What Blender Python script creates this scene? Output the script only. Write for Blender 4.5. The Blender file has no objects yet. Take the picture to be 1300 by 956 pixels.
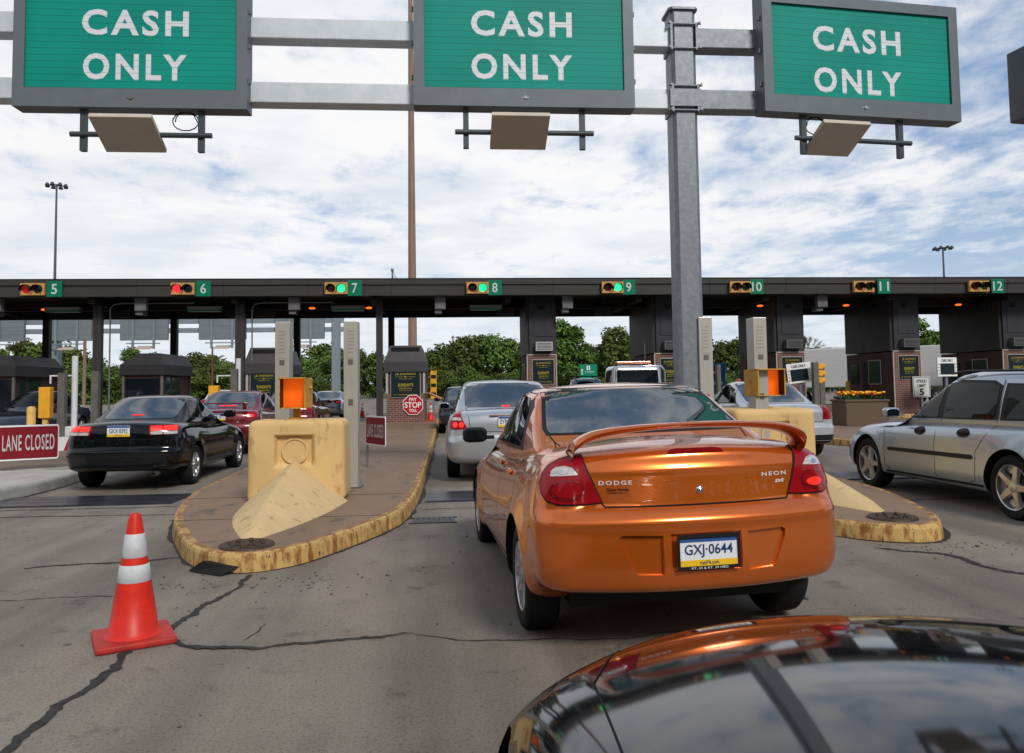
import bpy, bmesh, math, random
from mathutils import Vector, Matrix, Euler
from mathutils.bvhtree import BVHTree
from mathutils.geometry import delaunay_2d_cdt
R = math.radians
sc = bpy.context.scene
col = sc.collection
random.seed(7)

# ------------------------------------------------------------------ camera
cd = bpy.data.cameras.new('camera'); cam = bpy.data.objects.new('camera', cd); col.objects.link(cam)
PIT, YAW, ROLL = math.atan(59/1000), R(4.8), R(0.8)
_f = Vector((math.sin(YAW)*math.cos(PIT), math.cos(YAW)*math.cos(PIT), math.sin(PIT)))
_r0 = Vector((math.cos(YAW), -math.sin(YAW), 0)); _u0 = _r0.cross(_f)
_r = _r0*math.cos(ROLL) - _u0*math.sin(ROLL); _u = _u0*math.cos(ROLL) + _r0*math.sin(ROLL)
cam.matrix_world = Matrix(((_r.x, _u.x, -_f.x, 0), (_r.y, _u.y, -_f.y, 0), (_r.z, _u.z, -_f.z, 1.40), (0, 0, 0, 1)))
cd.sensor_width = 36; cd.lens = 36*1000/1300; cd.shift_y = -45/1300; cd.clip_start = 0.05; cd.clip_end = 3000
sc.camera = cam

# ------------------------------------------------------------------ world, sun, exposure
SUN_EL, SUN_AZ = R(40), R(158)          # azimuth clockwise from +Y: behind the camera, to the right
w = bpy.data.worlds.new('World'); sc.world = w; w.use_nodes = True
nt = w.node_tree; N = nt.nodes; Lk = nt.links
for n in list(N): N.remove(n)
def wn(t, **k):
    n = N.new(t)
    for a, b in k.items(): setattr(n, a, b)
    return n
out = wn('ShaderNodeOutputWorld'); bg = wn('ShaderNodeBackground')
sky = wn('ShaderNodeTexSky', sky_type='NISHITA', sun_disc=False, sun_elevation=SUN_EL, sun_rotation=SUN_AZ, air_density=1.0, dust_density=1.0)
tc = wn('ShaderNodeTexCoord'); sep = wn('ShaderNodeSeparateXYZ'); Lk.new(tc.outputs['Generated'], sep.inputs[0])
def wmath(op, a, b=None, c=None, clamp=False):
    n = wn('ShaderNodeMath', operation=op, use_clamp=clamp)
    for i, v in enumerate((a, b, c)):
        if v is None: continue
        if isinstance(v, (int, float)): n.inputs[i].default_value = v
        else: Lk.new(v, n.inputs[i])
    return n.outputs[0]
zc = wmath('ADD', wmath('MAXIMUM', sep.outputs[2], 0.0), 0.10)
px = wmath('DIVIDE', sep.outputs[0], zc); py = wmath('DIVIDE', sep.outputs[1], zc)
cmb = wn('ShaderNodeCombineXYZ'); Lk.new(px, cmb.inputs[0]); Lk.new(py, cmb.inputs[1])
def wnoise(scale, detail, rough, off, sy=1.0, rot=0.0, dist=0.0):
    m = wn('ShaderNodeMapping'); m.inputs['Location'].default_value = off; m.inputs['Scale'].default_value = (1, sy, 1); m.inputs['Rotation'].default_value = (0, 0, rot)
    Lk.new(cmb.outputs[0], m.inputs[0])
    n = wn('ShaderNodeTexNoise'); n.inputs['Scale'].default_value = scale; n.inputs['Detail'].default_value = detail
    n.inputs['Roughness'].default_value = rough; n.inputs['Distortion'].default_value = dist
    Lk.new(m.outputs[0], n.inputs['Vector']); return n.outputs['Fac']
big = wnoise(0.55, 3, 0.5, (3.1, 1.7, 0), 1.2, 0.3)
rip = wnoise(4.6, 6, 0.58, (1.3, 5.2, 0), 0.8, -0.5, 0.25)
fine = wnoise(15.0, 4, 0.55, (7, 2, 0), 0.7, -0.5, 0.1)
# more blue to the right of the view, near the horizon
side = wmath('MULTIPLY', sep.outputs[0], 0.22)
m1 = wmath('ADD', wmath('MULTIPLY', big, 0.9), wmath('ADD', wmath('MULTIPLY', rip, 0.85), wmath('MULTIPLY', fine, 0.25)))
m1 = wmath('SUBTRACT', m1, side)
ze = wn('ShaderNodeMapRange', interpolation_type='SMOOTHSTEP'); ze.inputs['From Min'].default_value = 0.42; ze.inputs['From Max'].default_value = 0.85; ze.inputs['To Max'].default_value = 0.22
Lk.new(sep.outputs[2], ze.inputs[0]); m1 = wmath('SUBTRACT', m1, ze.outputs[0])
mr = wn('ShaderNodeMapRange', interpolation_type='SMOOTHSTEP'); mr.inputs['From Min'].default_value = 0.64; mr.inputs['From Max'].default_value = 1.05
Lk.new(m1, mr.inputs[0])
shade = wnoise(1.3, 4, 0.55, (9, 4, 0), 1.3, 0.2)
cr = wn('ShaderNodeValToRGB'); cr.color_ramp.elements[0].position = 0.34; cr.color_ramp.elements[0].color = (0.72, 0.77, 0.85, 1)
cr.color_ramp.elements[1].position = 0.56; cr.color_ramp.elements[1].color = (0.95, 0.95, 0.96, 1)
Lk.new(shade, cr.inputs[0])
skm = wn('ShaderNodeVectorMath', operation='SCALE'); skm.inputs['Scale'].default_value = 0.10; Lk.new(sky.outputs[0], skm.inputs[0])
blue = wn('ShaderNodeMix', data_type='RGBA'); blue.inputs[0].default_value = 0.55; blue.inputs[7].default_value = (0.30, 0.48, 0.80, 1)
Lk.new(skm.outputs[0], blue.inputs[6])
mix = wn('ShaderNodeMix', data_type='RGBA'); Lk.new(mr.outputs[0], mix.inputs[0]); Lk.new(blue.outputs[2], mix.inputs[6]); Lk.new(cr.outputs[0], mix.inputs[7])
# pale band at the horizon
hz = wn('ShaderNodeMapRange'); hz.inputs['From Min'].default_value = 0.0; hz.inputs['From Max'].default_value = 0.22; hz.inputs['To Min'].default_value = 0.75; hz.inputs['To Max'].default_value = 0.0
Lk.new(sep.outputs[2], hz.inputs[0])
mix2 = wn('ShaderNodeMix', data_type='RGBA'); Lk.new(hz.outputs[0], mix2.inputs[0]); Lk.new(mix.outputs[2], mix2.inputs[6]); mix2.inputs[7].default_value = (0.72, 0.80, 0.88, 1)
gain = wmath('ADD', 0.78, wmath('MULTIPLY', sep.outputs[1], 0.22))       # the sky ahead is brighter than the sky behind
Lk.new(mix2.outputs[2], bg.inputs[0]); Lk.new(gain, bg.inputs[1]); Lk.new(bg.outputs[0], out.inputs[0])
sl = bpy.data.lights.new('sun', 'SUN'); sun = bpy.data.objects.new('sun', sl); col.objects.link(sun)
sl.energy = 2.6; sl.angle = R(14); sl.color = (1, 0.95, 0.87)
sd = Vector((math.sin(SUN_AZ)*math.cos(SUN_EL), math.cos(SUN_AZ)*math.cos(SUN_EL), math.sin(SUN_EL)))
sun.rotation_euler = sd.to_track_quat('Z', 'Y').to_euler()
sc.view_settings.view_transform = 'Standard'; sc.view_settings.look = 'None'; sc.view_settings.exposure = 0.03; sc.view_settings.gamma = 1

# ------------------------------------------------------------------ helpers
MATS = {}
def mat(name, c, rough=0.6, metal=0.0, var=0.0, vscale=4.0, bump=0.0, bscale=40.0, coat=0.0, c2=None, emit=0.0, spec=None, ior=1.5, stretch=(1, 1, 1), flakes=False):
    if name in MATS: return MATS[name]
    if spec is None: spec = .5 if (rough < .3 or metal > .4) else .22
    m = bpy.data.materials.new(name); m.use_nodes = True; t = m.node_tree; b = t.nodes['Principled BSDF']
    b.inputs['Base Color'].default_value = (*c, 1); b.inputs['Roughness'].default_value = rough; b.inputs['Metallic'].default_value = metal
    b.inputs['Coat Weight'].default_value = coat; b.inputs['Coat Roughness'].default_value = 0.04; b.inputs['IOR'].default_value = ior
    b.inputs['Specular IOR Level'].default_value = spec
    if emit: b.inputs['Emission Color'].default_value = (*c, 1); b.inputs['Emission Strength'].default_value = emit
    tcn = t.nodes.new('ShaderNodeTexCoord'); mp = t.nodes.new('ShaderNodeMapping'); mp.inputs['Scale'].default_value = stretch
    t.links.new(tcn.outputs['Object'], mp.inputs[0])
    if var or c2:
        n = t.nodes.new('ShaderNodeTexNoise'); n.inputs['Scale'].default_value = vscale; n.inputs['Detail'].default_value = 8; n.inputs['Roughness'].default_value = 0.65
        t.links.new(mp.outputs[0], n.inputs['Vector'])
        r = t.nodes.new('ShaderNodeValToRGB'); r.color_ramp.elements[0].position = 0.3; r.color_ramp.elements[1].position = 0.7
        ca = c2 if c2 else tuple(max(0, x*(1-var)) for x in c); cb = c if c2 else tuple(min(1, x*(1+var)) for x in c)
        r.color_ramp.elements[0].color = (*ca, 1); r.color_ramp.elements[1].color = (*cb, 1)
        t.links.new(n.outputs['Fac'], r.inputs[0]); t.links.new(r.outputs[0], b.inputs['Base Color'])
    if bump:
        n = t.nodes.new('ShaderNodeTexNoise'); n.inputs['Scale'].default_value = bscale; n.inputs['Detail'].default_value = 5
        t.links.new(mp.outputs[0], n.inputs['Vector'])
        bp = t.nodes.new('ShaderNodeBump'); bp.inputs['Strength'].default_value = bump; bp.inputs['Distance'].default_value = 0.01
        t.links.new(n.outputs['Fac'], bp.inputs['Height']); t.links.new(bp.outputs[0], b.inputs['Normal'])
    MATS[name] = m; return m

def tagp(o, label=None, cat=None, group=None, kind=None):
    if label: o['label'] = label
    if cat: o['category'] = cat
    if group: o['group'] = group
    if kind: o['kind'] = kind
    return o
def thing(name, label, cat, loc=(0, 0, 0), rz=0.0, group=None, rx=0.0, ry=0.0):
    o = bpy.data.objects.new(name, None); col.objects.link(o); o.location = loc; o.rotation_euler = (rx, ry, rz); o.empty_display_size = .1
    return tagp(o, label, cat, group)

class MB:
    def __init__(s): s.v = []; s.f = []; s.m = []; s.sm = []
    def add(s, vs, fs, mi=0, smooth=False, M=None):
        k = len(s.v)
        s.v += [tuple(M @ Vector(p)) for p in vs] if M else [tuple(p) for p in vs]
        for f in fs: s.f.append(tuple(i+k for i in f)); s.m.append(mi); s.sm.append(smooth)
        return s
    def box(s, x0, x1, y0, y1, z0, z1, mi=0, M=None, b=0.0):
        if b <= 0:
            vs = [(x, y, z) for z in (z0, z1) for y in (y0, y1) for x in (x0, x1)]
            return s.add(vs, [(0, 2, 3, 1), (4, 5, 7, 6), (0, 1, 5, 4), (2, 6, 7, 3), (0, 4, 6, 2), (1, 3, 7, 5)], mi, False, M)
        bm = bmesh.new(); bmesh.ops.create_cube(bm, size=1)
        for v in bm.verts: v.co = Vector(((x0+x1)/2+v.co.x*(x1-x0), (y0+y1)/2+v.co.y*(y1-y0), (z0+z1)/2+v.co.z*(z1-z0)))
        bmesh.ops.bevel(bm, geom=bm.edges[:], offset=b, segments=2, affect='EDGES', profile=0.5)
        bm.verts.index_update(); vs = [v.co[:] for v in bm.verts]; fs = [[v.index for v in f.verts] for f in bm.faces]; bm.free()
        return s.add(vs, fs, mi, False, M)
    def prism(s, pts, z0, z1, mi=0, M=None, top=None):
        n = len(pts); tp = top if top else pts
        vs = [(x, y, z0) for x, y in pts]+[(x, y, z1) for x, y in tp]
        fs = [tuple(reversed(range(n))), tuple(range(n, 2*n))]+[(i, (i+1) % n, n+(i+1) % n, n+i) for i in range(n)]
        return s.add(vs, fs, mi, False, M)
    def tube(s, pts, r, n=10, mi=0, cap=True, M=None, smooth=True):
        P = [Vector(p) for p in pts]; rs = r if isinstance(r, (list, tuple)) else [r]*len(P); vs = []
        t0 = (P[1]-P[0]).normalized(); a = t0.orthogonal().normalized()
        for i, p in enumerate(P):
            t = ((P[min(i+1, len(P)-1)]-P[max(i-1, 0)])).normalized()
            a = (a-t*a.dot(t)).normalized(); b = t.cross(a)
            vs += [p+(a*math.cos(2*math.pi*k/n)+b*math.sin(2*math.pi*k/n))*rs[i] for k in range(n)]
        fs = [(i*n+k, i*n+(k+1) % n, (i+1)*n+(k+1) % n, (i+1)*n+k) for i in range(len(P)-1) for k in range(n)]
        s.add(vs, fs, mi, smooth, M)
        if cap:
            s.add(vs[:n], [tuple(reversed(range(n)))], mi, False, M); s.add(vs[-n:], [tuple(range(n))], mi, False, M)
        return s
    def lathe(s, prof, n=32, mi=0, M=None, axis='z', smooth=True, sq=None):
        vs = []
        for r, h in prof:
            for k in range(n):
                a = 2*math.pi*k/n; x, y = r*math.cos(a), r*math.sin(a)
                vs.append((x, y, h) if axis == 'z' else (h, x, y) if axis == 'x' else (x, h, y))
        fs = [(i*n+k, i*n+(k+1) % n, (i+1)*n+(k+1) % n, (i+1)*n+k) for i in range(len(prof)-1) for k in range(n)]
        return s.add(vs, fs, mi, smooth, M)
    def build(s, name, mats, parent=None, sharp=None, label=None):
        me = bpy.data.meshes.new(name); me.from_pydata(s.v, [], s.f)
        for m in (mats if isinstance(mats, (list, tuple)) else [mats]): me.materials.append(m)
        me.polygons.foreach_set('material_index', s.m); me.polygons.foreach_set('use_smooth', s.sm)
        bm = bmesh.new(); bm.from_mesh(me); bmesh.ops.recalc_face_normals(bm, faces=bm.faces); bm.to_mesh(me); bm.free()
        if sharp: me.set_sharp_from_angle(angle=R(sharp))
        o = bpy.data.objects.new(name, me); col.objects.link(o)
        if parent: o.parent = parent
        if label: o['label'] = label
        return o
def meshobj(name, vs, fs, m, parent=None, smooth=False):
    b = MB(); b.add(vs, fs, 0, smooth); return b.build(name, m, parent)

def text(name, s, w, h, m, parent, loc, rot=(math.pi/2, 0, 0), bold=0.0, depth=0.004, space=1.0, label=None, shear=0.0):
    """lettering fitted in a w x h box centred on loc, facing -Y by default"""
    c = bpy.data.curves.new('t', 'FONT'); c.body = s; c.align_x = 'CENTER'; c.extrude = 0; c.offset = bold; c.space_character = space; c.shear = shear; c.resolution_u = 3
    o = bpy.data.objects.new('t', c); col.objects.link(o)
    dg = bpy.context.evaluated_depsgraph_get(); dg.update()
    me = bpy.data.meshes.new_from_object(o.evaluated_get(dg)); bpy.data.objects.remove(o)
    xs = [v.co.x for v in me.vertices]; ys = [v.co.y for v in me.vertices]
    x0, x1, y0, y1 = min(xs), max(xs), min(ys), max(ys)
    for v in me.vertices:
        v.co = ((v.co.x-(x0+x1)/2)*w/(x1-x0), (v.co.y-(y0+y1)/2)*h/(y1-y0), depth)
    me.materials.clear(); me.materials.append(m); me.name = name
    o = bpy.data.objects.new(name, me); col.objects.link(o); o.parent = parent; o.location = loc; o.rotation_euler = rot
    if label: o['label'] = label
    return o
def copy_tree(o, loc=None, rz=None, label=None, scale=None):
    c = o.copy(); col.objects.link(c)
    if loc is not None: c.location = loc
    if rz is not None: c.rotation_euler.z = rz
    if scale is not None: c.scale = scale if isinstance(scale, tuple) else (scale,)*3
    if label: c['label'] = label
    for ch in list(o.children):
        d = copy_tree(ch); d.parent = c
    return c

def sm(pts):
    """smooth interpolation through (x, y) points"""
    xs = [p[0] for p in pts]; ys = [p[1] for p in pts]; n = len(xs)
    d = [(ys[i+1]-ys[i])/(xs[i+1]-xs[i]) for i in range(n-1)]
    m = [d[0]]+[(0 if d[i-1]*d[i] <= 0 else 2*d[i-1]*d[i]/(d[i-1]+d[i])) for i in range(1, n-1)]+[d[-1]]
    def f(x):
        if x <= xs[0]: return ys[0]
        if x >= xs[-1]: return ys[-1]
        i = 0
        while x > xs[i+1]: i += 1
        h = xs[i+1]-xs[i]; t = (x-xs[i])/h
        return (2*t**3-3*t*t+1)*ys[i]+(t**3-2*t*t+t)*h*m[i]+(-2*t**3+3*t*t)*ys[i+1]+(t**3-t*t)*h*m[i+1]
    return f
def lerp(a, b, t): return a+(b-a)*t
def sst(a, b, x):
    t = max(0, min(1, (x-a)/(b-a))); return t*t*(3-2*t)

def rbox(nx, ny, nz, r):
    """grid cube pushed onto a rounded box; returns [(q)], faces"""
    idx = {}; vs = []; fs = []
    def vid(i, j, k):
        key = (i, j, k)
        if key not in idx:
            p = (2*i/nx-1, 2*j/ny-1, 2*k/nz-1); inn = [max(-(1-r[a]), min(1-r[a], p[a])) for a in range(3)]
            v = [(p[a]-inn[a])/r[a] for a in range(3)]; l = math.sqrt(sum(x*x for x in v)) or 1
            idx[key] = len(vs); vs.append(tuple(inn[a]+r[a]*v[a]/l for a in range(3)))
        return idx[key]
    for i in range(nx):
        for j in range(ny):
            for k, fl in ((0, True), (nz, False)):
                q = [vid(i, j, k), vid(i+1, j, k), vid(i+1, j+1, k), vid(i, j+1, k)]; fs.append(q[::-1] if fl else q)
    for i in range(nx):
        for k in range(nz):
            for j, fl in ((0, False), (ny, True)):
                q = [vid(i, j, k), vid(i+1, j, k), vid(i+1, j, k+1), vid(i, j, k+1)]; fs.append(q[::-1] if fl else q)
    for j in range(ny):
        for k in range(nz):
            for i, fl in ((0, True), (nx, False)):
                q = [vid(i, j, k), vid(i, j+1, k), vid(i, j+1, k+1), vid(i, j, k+1)]; fs.append(q[::-1] if fl else q)
    return vs, fs

# ------------------------------------------------------------------ car builder (local: rear face y=0, forward +y, x right)
M_TYRE = mat('tyre_rubber', (0.012, 0.012, 0.013), 0.75, bump=0.2, bscale=60)
M_DARK = mat('black_trim', (0.012, 0.012, 0.013), 0.5)
M_SEAM = mat('panel_gap', (0.006, 0.005, 0.005), 0.8)
M_GLASS = mat('tinted_glass', (.006, .009, .011), 0.015, spec=0.3, ior=1.40)
M_RIM = mat('alloy', (0.55, 0.55, 0.56), 0.28, 0.9, var=.1, vscale=20)
M_CHROME = mat('chrome', (0.75, 0.75, 0.76), 0.12, 1.0)
M_REDL = mat('red_lens', (0.28, 0.005, 0.010), 0.14, coat=0.15, spec=.3, c2=(0.24, 0.004, 0.008), vscale=9)
M_REDD = mat('red_lens_dark', (0.16, 0.004, 0.008), 0.10, coat=0.8)
M_REDLIT = mat('red_lens_lit', (0.85, 0.03, 0.025), 0.2, emit=0.5)
M_GLASSR = mat('reflective_glass', (.010, .018, .022), .01, spec=.8, ior=2.2)
M_CLEAR = mat('clear_lens', (0.72, 0.70, 0.70), 0.15, 0.1, coat=0.8, c2=(0.30, 0.27, 0.28), vscale=30, stretch=(.3, 1, 3))
M_AMBER = mat('amber_lens', (0.8, 0.25, 0.02), 0.15, coat=0.5)
M_WHITEP = mat('plate_white', (0.72, 0.75, 0.78), 0.5)
M_PBLUE = mat('plate_blue', (0.03, 0.09, 0.30), 0.5)
M_PYEL = mat('plate_yellow', (0.80, 0.50, 0.02), 0.5)
M_PINK = mat('plate_digits', (0.02, 0.05, 0.14), 0.5)
M_LETW = mat('letter_white', (0.78, 0.80, 0.80), 0.5)

class Skin:
    """projects flat outlines onto the car's surface along a direction"""
    def __init__(s, objs):
        vs = []; fs = []
        for V, F in objs:
            k = len(vs); vs += V; fs += [[i+k for i in f] for f in F]
        s.t = BVHTree.FromPolygons([Vector(v) for v in vs], fs)
    def hit(s, o, d, off):
        o = Vector(o); d = Vector(d).normalized()
        h, n, i, dist = s.t.ray_cast(o-d*3, d, 6)
        if h is None: h, n, i, dist = s.t.find_nearest(o)
        if n.dot(d) > 0: n = -n
        n = (n*0.7-d*0.3).normalized()
        return h+n*off
    def patch(s, name, poly, place, d, m, parent, off=0.004, res=0.035, thick=0.006):
        """poly: 2D outline; place: 2D -> 3D; d: direction of view onto the surface"""
        pts = []
        n = len(poly)
        for i in range(n):
            a, b = Vector(poly[i]), Vector(poly[(i+1) % n]); k = max(1, int((b-a).length/res))
            pts += [a.lerp(b, j/k) for j in range(k)]
        nb = len(pts); xs = [p[0] for p in pts]; ys = [p[1] for p in pts]
        def inside(x, y):
            c = False; j = nb-1
            for i in range(nb):
                xi, yi = pts[i]; xj, yj = pts[j]
                if (yi > y) != (yj > y) and x < (xj-xi)*(y-yi)/(yj-yi)+xi: c = not c
                j = i
            return c
        y = min(ys)+res*.6; extra = []
        while y < max(ys):
            x = min(xs)+res*.6
            while x < max(xs):
                if inside(x, y) and min((Vector((x, y))-p).length for p in pts) > res*.45: extra.append(Vector((x, y)))
                x += res
            y += res
        V, E_, F, *_r2 = delaunay_2d_cdt(pts+extra, [(i, (i+1) % nb) for i in range(nb)], [list(range(nb))], 1, 1e-5)
        co = [s.hit(place(v[0], v[1]), d, off) for v in V]
        b = MB(); b.add(co, [tuple(f) for f in F], 0, True)
        # skirt round the edge
        ed = {}
        for f in F:
            for i in range(len(f)):
                e = (f[i], f[(i+1) % len(f)]); k = tuple(sorted(e)); ed.setdefault(k, []).append(e)
        dd = Vector(d).normalized()
        for k, l in ed.items():
            if len(l) == 1:
                a_, b_ = l[0]; b.add([co[a_], co[b_], co[b_]+dd*thick, co[a_]+dd*thick], [(1, 0, 3, 2)], 0, False)
        return b.build(name, m, parent)
    def strip(s, mb, line, place, d, wd=0.006, off=0.0015, res=0.04):
        pts = []
        for i in range(len(line)-1):
            a, b = Vector(line[i]), Vector(line[i+1]); k = max(1, int((b-a).length/res))
            pts += [a.lerp(b, j/k) for j in range(k)]
        pts.append(Vector(line[-1]))
        co = []
        for i, p in enumerate(pts):
            t = (pts[min(i+1, len(pts)-1)]-pts[max(i-1, 0)]).normalized(); nn = Vector((-t[1], t[0]))
            for q in (p+nn*wd/2, p-nn*wd/2): co.append(s.hit(place(q[0], q[1]), d, off))
        mb.add(co, [(2*i, 2*i+1, 2*i+3, 2*i+2) for i in range(len(pts)-1)], 0, True)

REAR = (lambda x, z: (x, 0.05, z)), (0, 1, 0)
FRONT = lambda L: ((lambda x, z: (x, L-.05, z)), (0, -1, 0))
LEFT = (lambda y, z: (-1.0, y, z)), (1, 0, 0)
RIGHT = (lambda y, z: (1.0, y, z)), (-1, 0, 0)
TOP = (lambda x, y: (x, y, 1.2)), (0, 0, -1)

def wheel(parent, x, y, r, wdt, side, spokes=5, rimr=None, steer=0, rimmat=None):
    s = side; rr = rimr or r*0.66
    b = MB(); W2 = wdt/2
    prof = [(rr, -W2*.9), (rr+.01, -W2), (r*.93, -W2), (r*.985, -W2*.8), (r, -W2*.55), (r, W2*.55), (r*.985, W2*.8), (r*.93, W2), (rr+.01, W2), (rr, W2*.9)]
    b.lathe(prof, 40, 0, axis='x')
    wo = b.build('wheel', M_TYRE, parent, sharp=50); wo.location = (x, y, r); wo.rotation_euler.z = steer
    c = MB(); o = W2*s
    c.lathe([(rr, o*.86), (rr*.97, o*.96), (rr*.93, o*.90), (rr*.9, o*.35), (rr*.25, o*.25), (0.001, o*.25)], 40, 0, axis='x')
    for k in range(spokes):
        a = 2*math.pi*k/spokes+.3; Mx = Matrix.Rotation(a, 4, 'X')
        hw = rr*.13*(5/spokes)**.6
        vs = [(o*.55, -hw*1.5, rr*.12), (o*.55, hw*1.5, rr*.12), (o*.82, -hw*1.2, rr*.12), (o*.82, hw*1.2, rr*.12), (o*.55, -hw, rr*.94), (o*.55, hw, rr*.94), (o*.92, -hw*.7, rr*.94), (o*.92, hw*.7, rr*.94)]
        c.add(vs, [(0, 1, 3, 2), (4, 6, 7, 5), (0, 2, 6, 4), (1, 5, 7, 3), (2, 3, 7, 6), (0, 4, 5, 1)], 0, False, Mx)
    c.lathe([(rr*.24, o*.5), (rr*.22, o*.88), (rr*.1, o*.92), (0.001, o*.92)], 20, 0, axis='x')
    c.build('rim', rimmat or M_RIM, wo, sharp=35)
    d = MB(); d.lathe([(rr*.9, o*.3), (0.001, o*.3)], 24, 0, axis='x'); d.lathe([(rr*.62, o*.38), (rr*.62, o*.42), (.01, o*.42)], 24, 0, axis='x'); d.build('brake_disc', M_DARK, wo)

def build_car(root, S, paint):
    L, hw = S['L'], S['W']/2
    zt = sm(S['zt']); zb = sm(S.get('zb', [(0, .30), (.5, .22), (L-.6, .2), (L, .24)])); wp = sm(S.get('wp', [(0, .93), (.5, .99), (1.2, 1), (L-1.4, 1), (L-.5, .97), (L, .86)]))
    sd_ = sm(S.get('side', [(0, .90), (.15, .97), (.4, 1), (.65, .99), (.85, .955), (1, .90)]))
    rp = sm(S.get('rear', [(0, .10), (.15, .02), (.45, 0), (.52, .06), (.8, .08), (1, .14)]))
    fp = sm(S.get('front', [(0, .14), (.2, .03), (.5, 0), (.7, .05), (1, .30)]))
    bow, bowf, crown = S.get('bow', .14), S.get('bowf', .28), S.get('crown', .05)
    n = S.get('n', (28, 70, 24)); ex = S.get('extra'); RW = S['wr']; ax = S['axles']
    V, F = rbox(*n, S.get('r', (.16, .09, .22)))
    out_ = []
    for q in V:
        xn, yn, zn = q; t = (zn+1)/2
        yr = rp(t)+bow*abs(xn)**2.2; yf = L-fp(t)-bowf*abs(xn)**2.2
        y = lerp(yr, yf, (yn+1)/2)
        z0, z1 = zb(y), zt(y)-crown*xn*xn
        z = lerp(z0, z1, t)
        x = hw*wp(y)*sd_(t)*xn
        for ay in ax:   # flares round the arches
            dr = math.hypot(y-ay, z-RW)
            x += math.copysign(1, xn)*S.get('flare', .02)*math.exp(-((dr-RW*1.12)/.10)**2)*sst(.75, .95, abs(xn))
        p = [x, y, z]
        if ex: p = ex(p, q)
        out_.append(tuple(p))
    V = out_
    # cabin
    C = S['cab']; yr0, yr1 = C['rear']; yf0, yf1 = C['front']; wb, wr = C['w']; zr = C['z']
    Vc, Fc = rbox(24, 34, 18, C.get('r', (.20, .10, .30)))
    oc = []
    for q in Vc:
        xn, yn, zn = q; t = (zn+1)/2
        yr = lerp(yr0, yr1, t**C.get('pr', 1.0))+C.get('bow', .10)*xn*xn*(1-.3*t); yf = lerp(yf0, yf1, t**C.get('pf', 1.0))-C.get('bowf', .16)*xn*xn
        y = lerp(yr, yf, (yn+1)/2)
        wd = lerp(wb, wr, t)+.025*math.sin(math.pi*t); tap = 1-C.get('tap', .04)*abs(yn)**2
        zbase = zt(y)-.06-crown*.8
        ztop = zr-C.get('cy', .05)*abs(yn+C.get('peak', 0.0))**2.2-C.get('cx', .03)*xn*xn
        oc.append((wd*xn*tap, y, lerp(zbase, ztop, t)))
    Vc = oc
    skin = Skin([(V, F), (Vc, Fc)])
    # wheel arches cut out of the body
    dg = bpy.context.evaluated_depsgraph_get()
    def tmp(V_, F_, mi):
        me = bpy.data.meshes.new('t'); me.from_pydata(V_, [], F_); me.materials.append(paint); me.materials.append(M_DARK)
        me.polygons.foreach_set('material_index', [mi]*len(F_)); me.polygons.foreach_set('use_smooth', [True]*len(F_))
        o = bpy.data.objects.new('t', me); col.objects.link(o); return o
    bo = tmp(V, F, 0); cuts = []
    RA = RW*1.0+S.get('gap', .055)
    for V2, F2 in S.get('cutters', lambda k_: [])(skin) if 'cutters' in S else []:
        c = tmp(V2, F2, 0); c.data.materials[0] = paint; cuts.append(c)
        c.data.polygons.foreach_set('use_smooth', [False]*len(F2))
        md = bo.modifiers.new('b', 'BOOLEAN'); md.operation = 'DIFFERENCE'; md.solver = 'EXACT'; md.object = c
    for ay in ax:
        for s in (-1, 1):
            b = MB(); b.lathe([(0.0001, s*(hw-.32)), (RA, s*(hw-.32)), (RA, s*(hw+.2)), (0.0001, s*(hw+.2))], 40, 0, axis='x', M=Matrix.Translation((0, ay, RW+.01)))
            bm = bmesh.new(); me = bpy.data.meshes.new('c'); me.from_pydata(b.v, [], b.f); bm.from_mesh(me); bmesh.ops.remove_doubles(bm, verts=bm.verts, dist=.001); bmesh.ops.recalc_face_normals(bm, faces=bm.faces)
            V2 = [v.co[:] for v in bm.verts]; F2 = [[v.index for v in f.verts] for f in bm.faces]; bm.free()
            c = tmp(V2, F2, 1); cuts.append(c)
            md = bo.modifiers.new('b', 'BOOLEAN'); md.operation = 'DIFFERENCE'; md.solver = 'EXACT'; md.object = c
    dg = bpy.context.evaluated_depsgraph_get(); dg.update()
    me = bpy.data.meshes.new_from_object(bo.evaluated_get(dg)); me.name = 'body'
    me.set_sharp_from_angle(angle=R(38))
    body = bpy.data.objects.new('body', me); col.objects.link(body); body.parent = root
    for o in [bo]+cuts: bpy.data.objects.remove(o)
    b = MB(); b.add(Vc, Fc, 0, True); b.build('cabin', paint, root, sharp=50)
    k = S.get('spokes', 5)
    for i, ay in enumerate(ax):
        for s in (-1, 1):
            wheel(root, s*(hw-S.get('tw', .2)/2-.015), ay, RW, S.get('tw', .2), s, k, S.get('rim'), rimmat=S.get('rimmat'))
    # glass
    for nm, poly, fr in S['glass']:
        if fr == 'rear': skin.patch(nm, poly, *REAR, M_GLASSR, root, off=.004, res=.05)
        elif fr == 'front': skin.patch(nm, poly, *FRONT(L), M_GLASS, root, off=.004, res=.05)
        else:
            skin.patch(nm, poly, *LEFT, M_GLASS, root, off=.006, res=.05); skin.patch(nm, poly, *RIGHT, M_GLASS, root, off=.006, res=.05)
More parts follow.
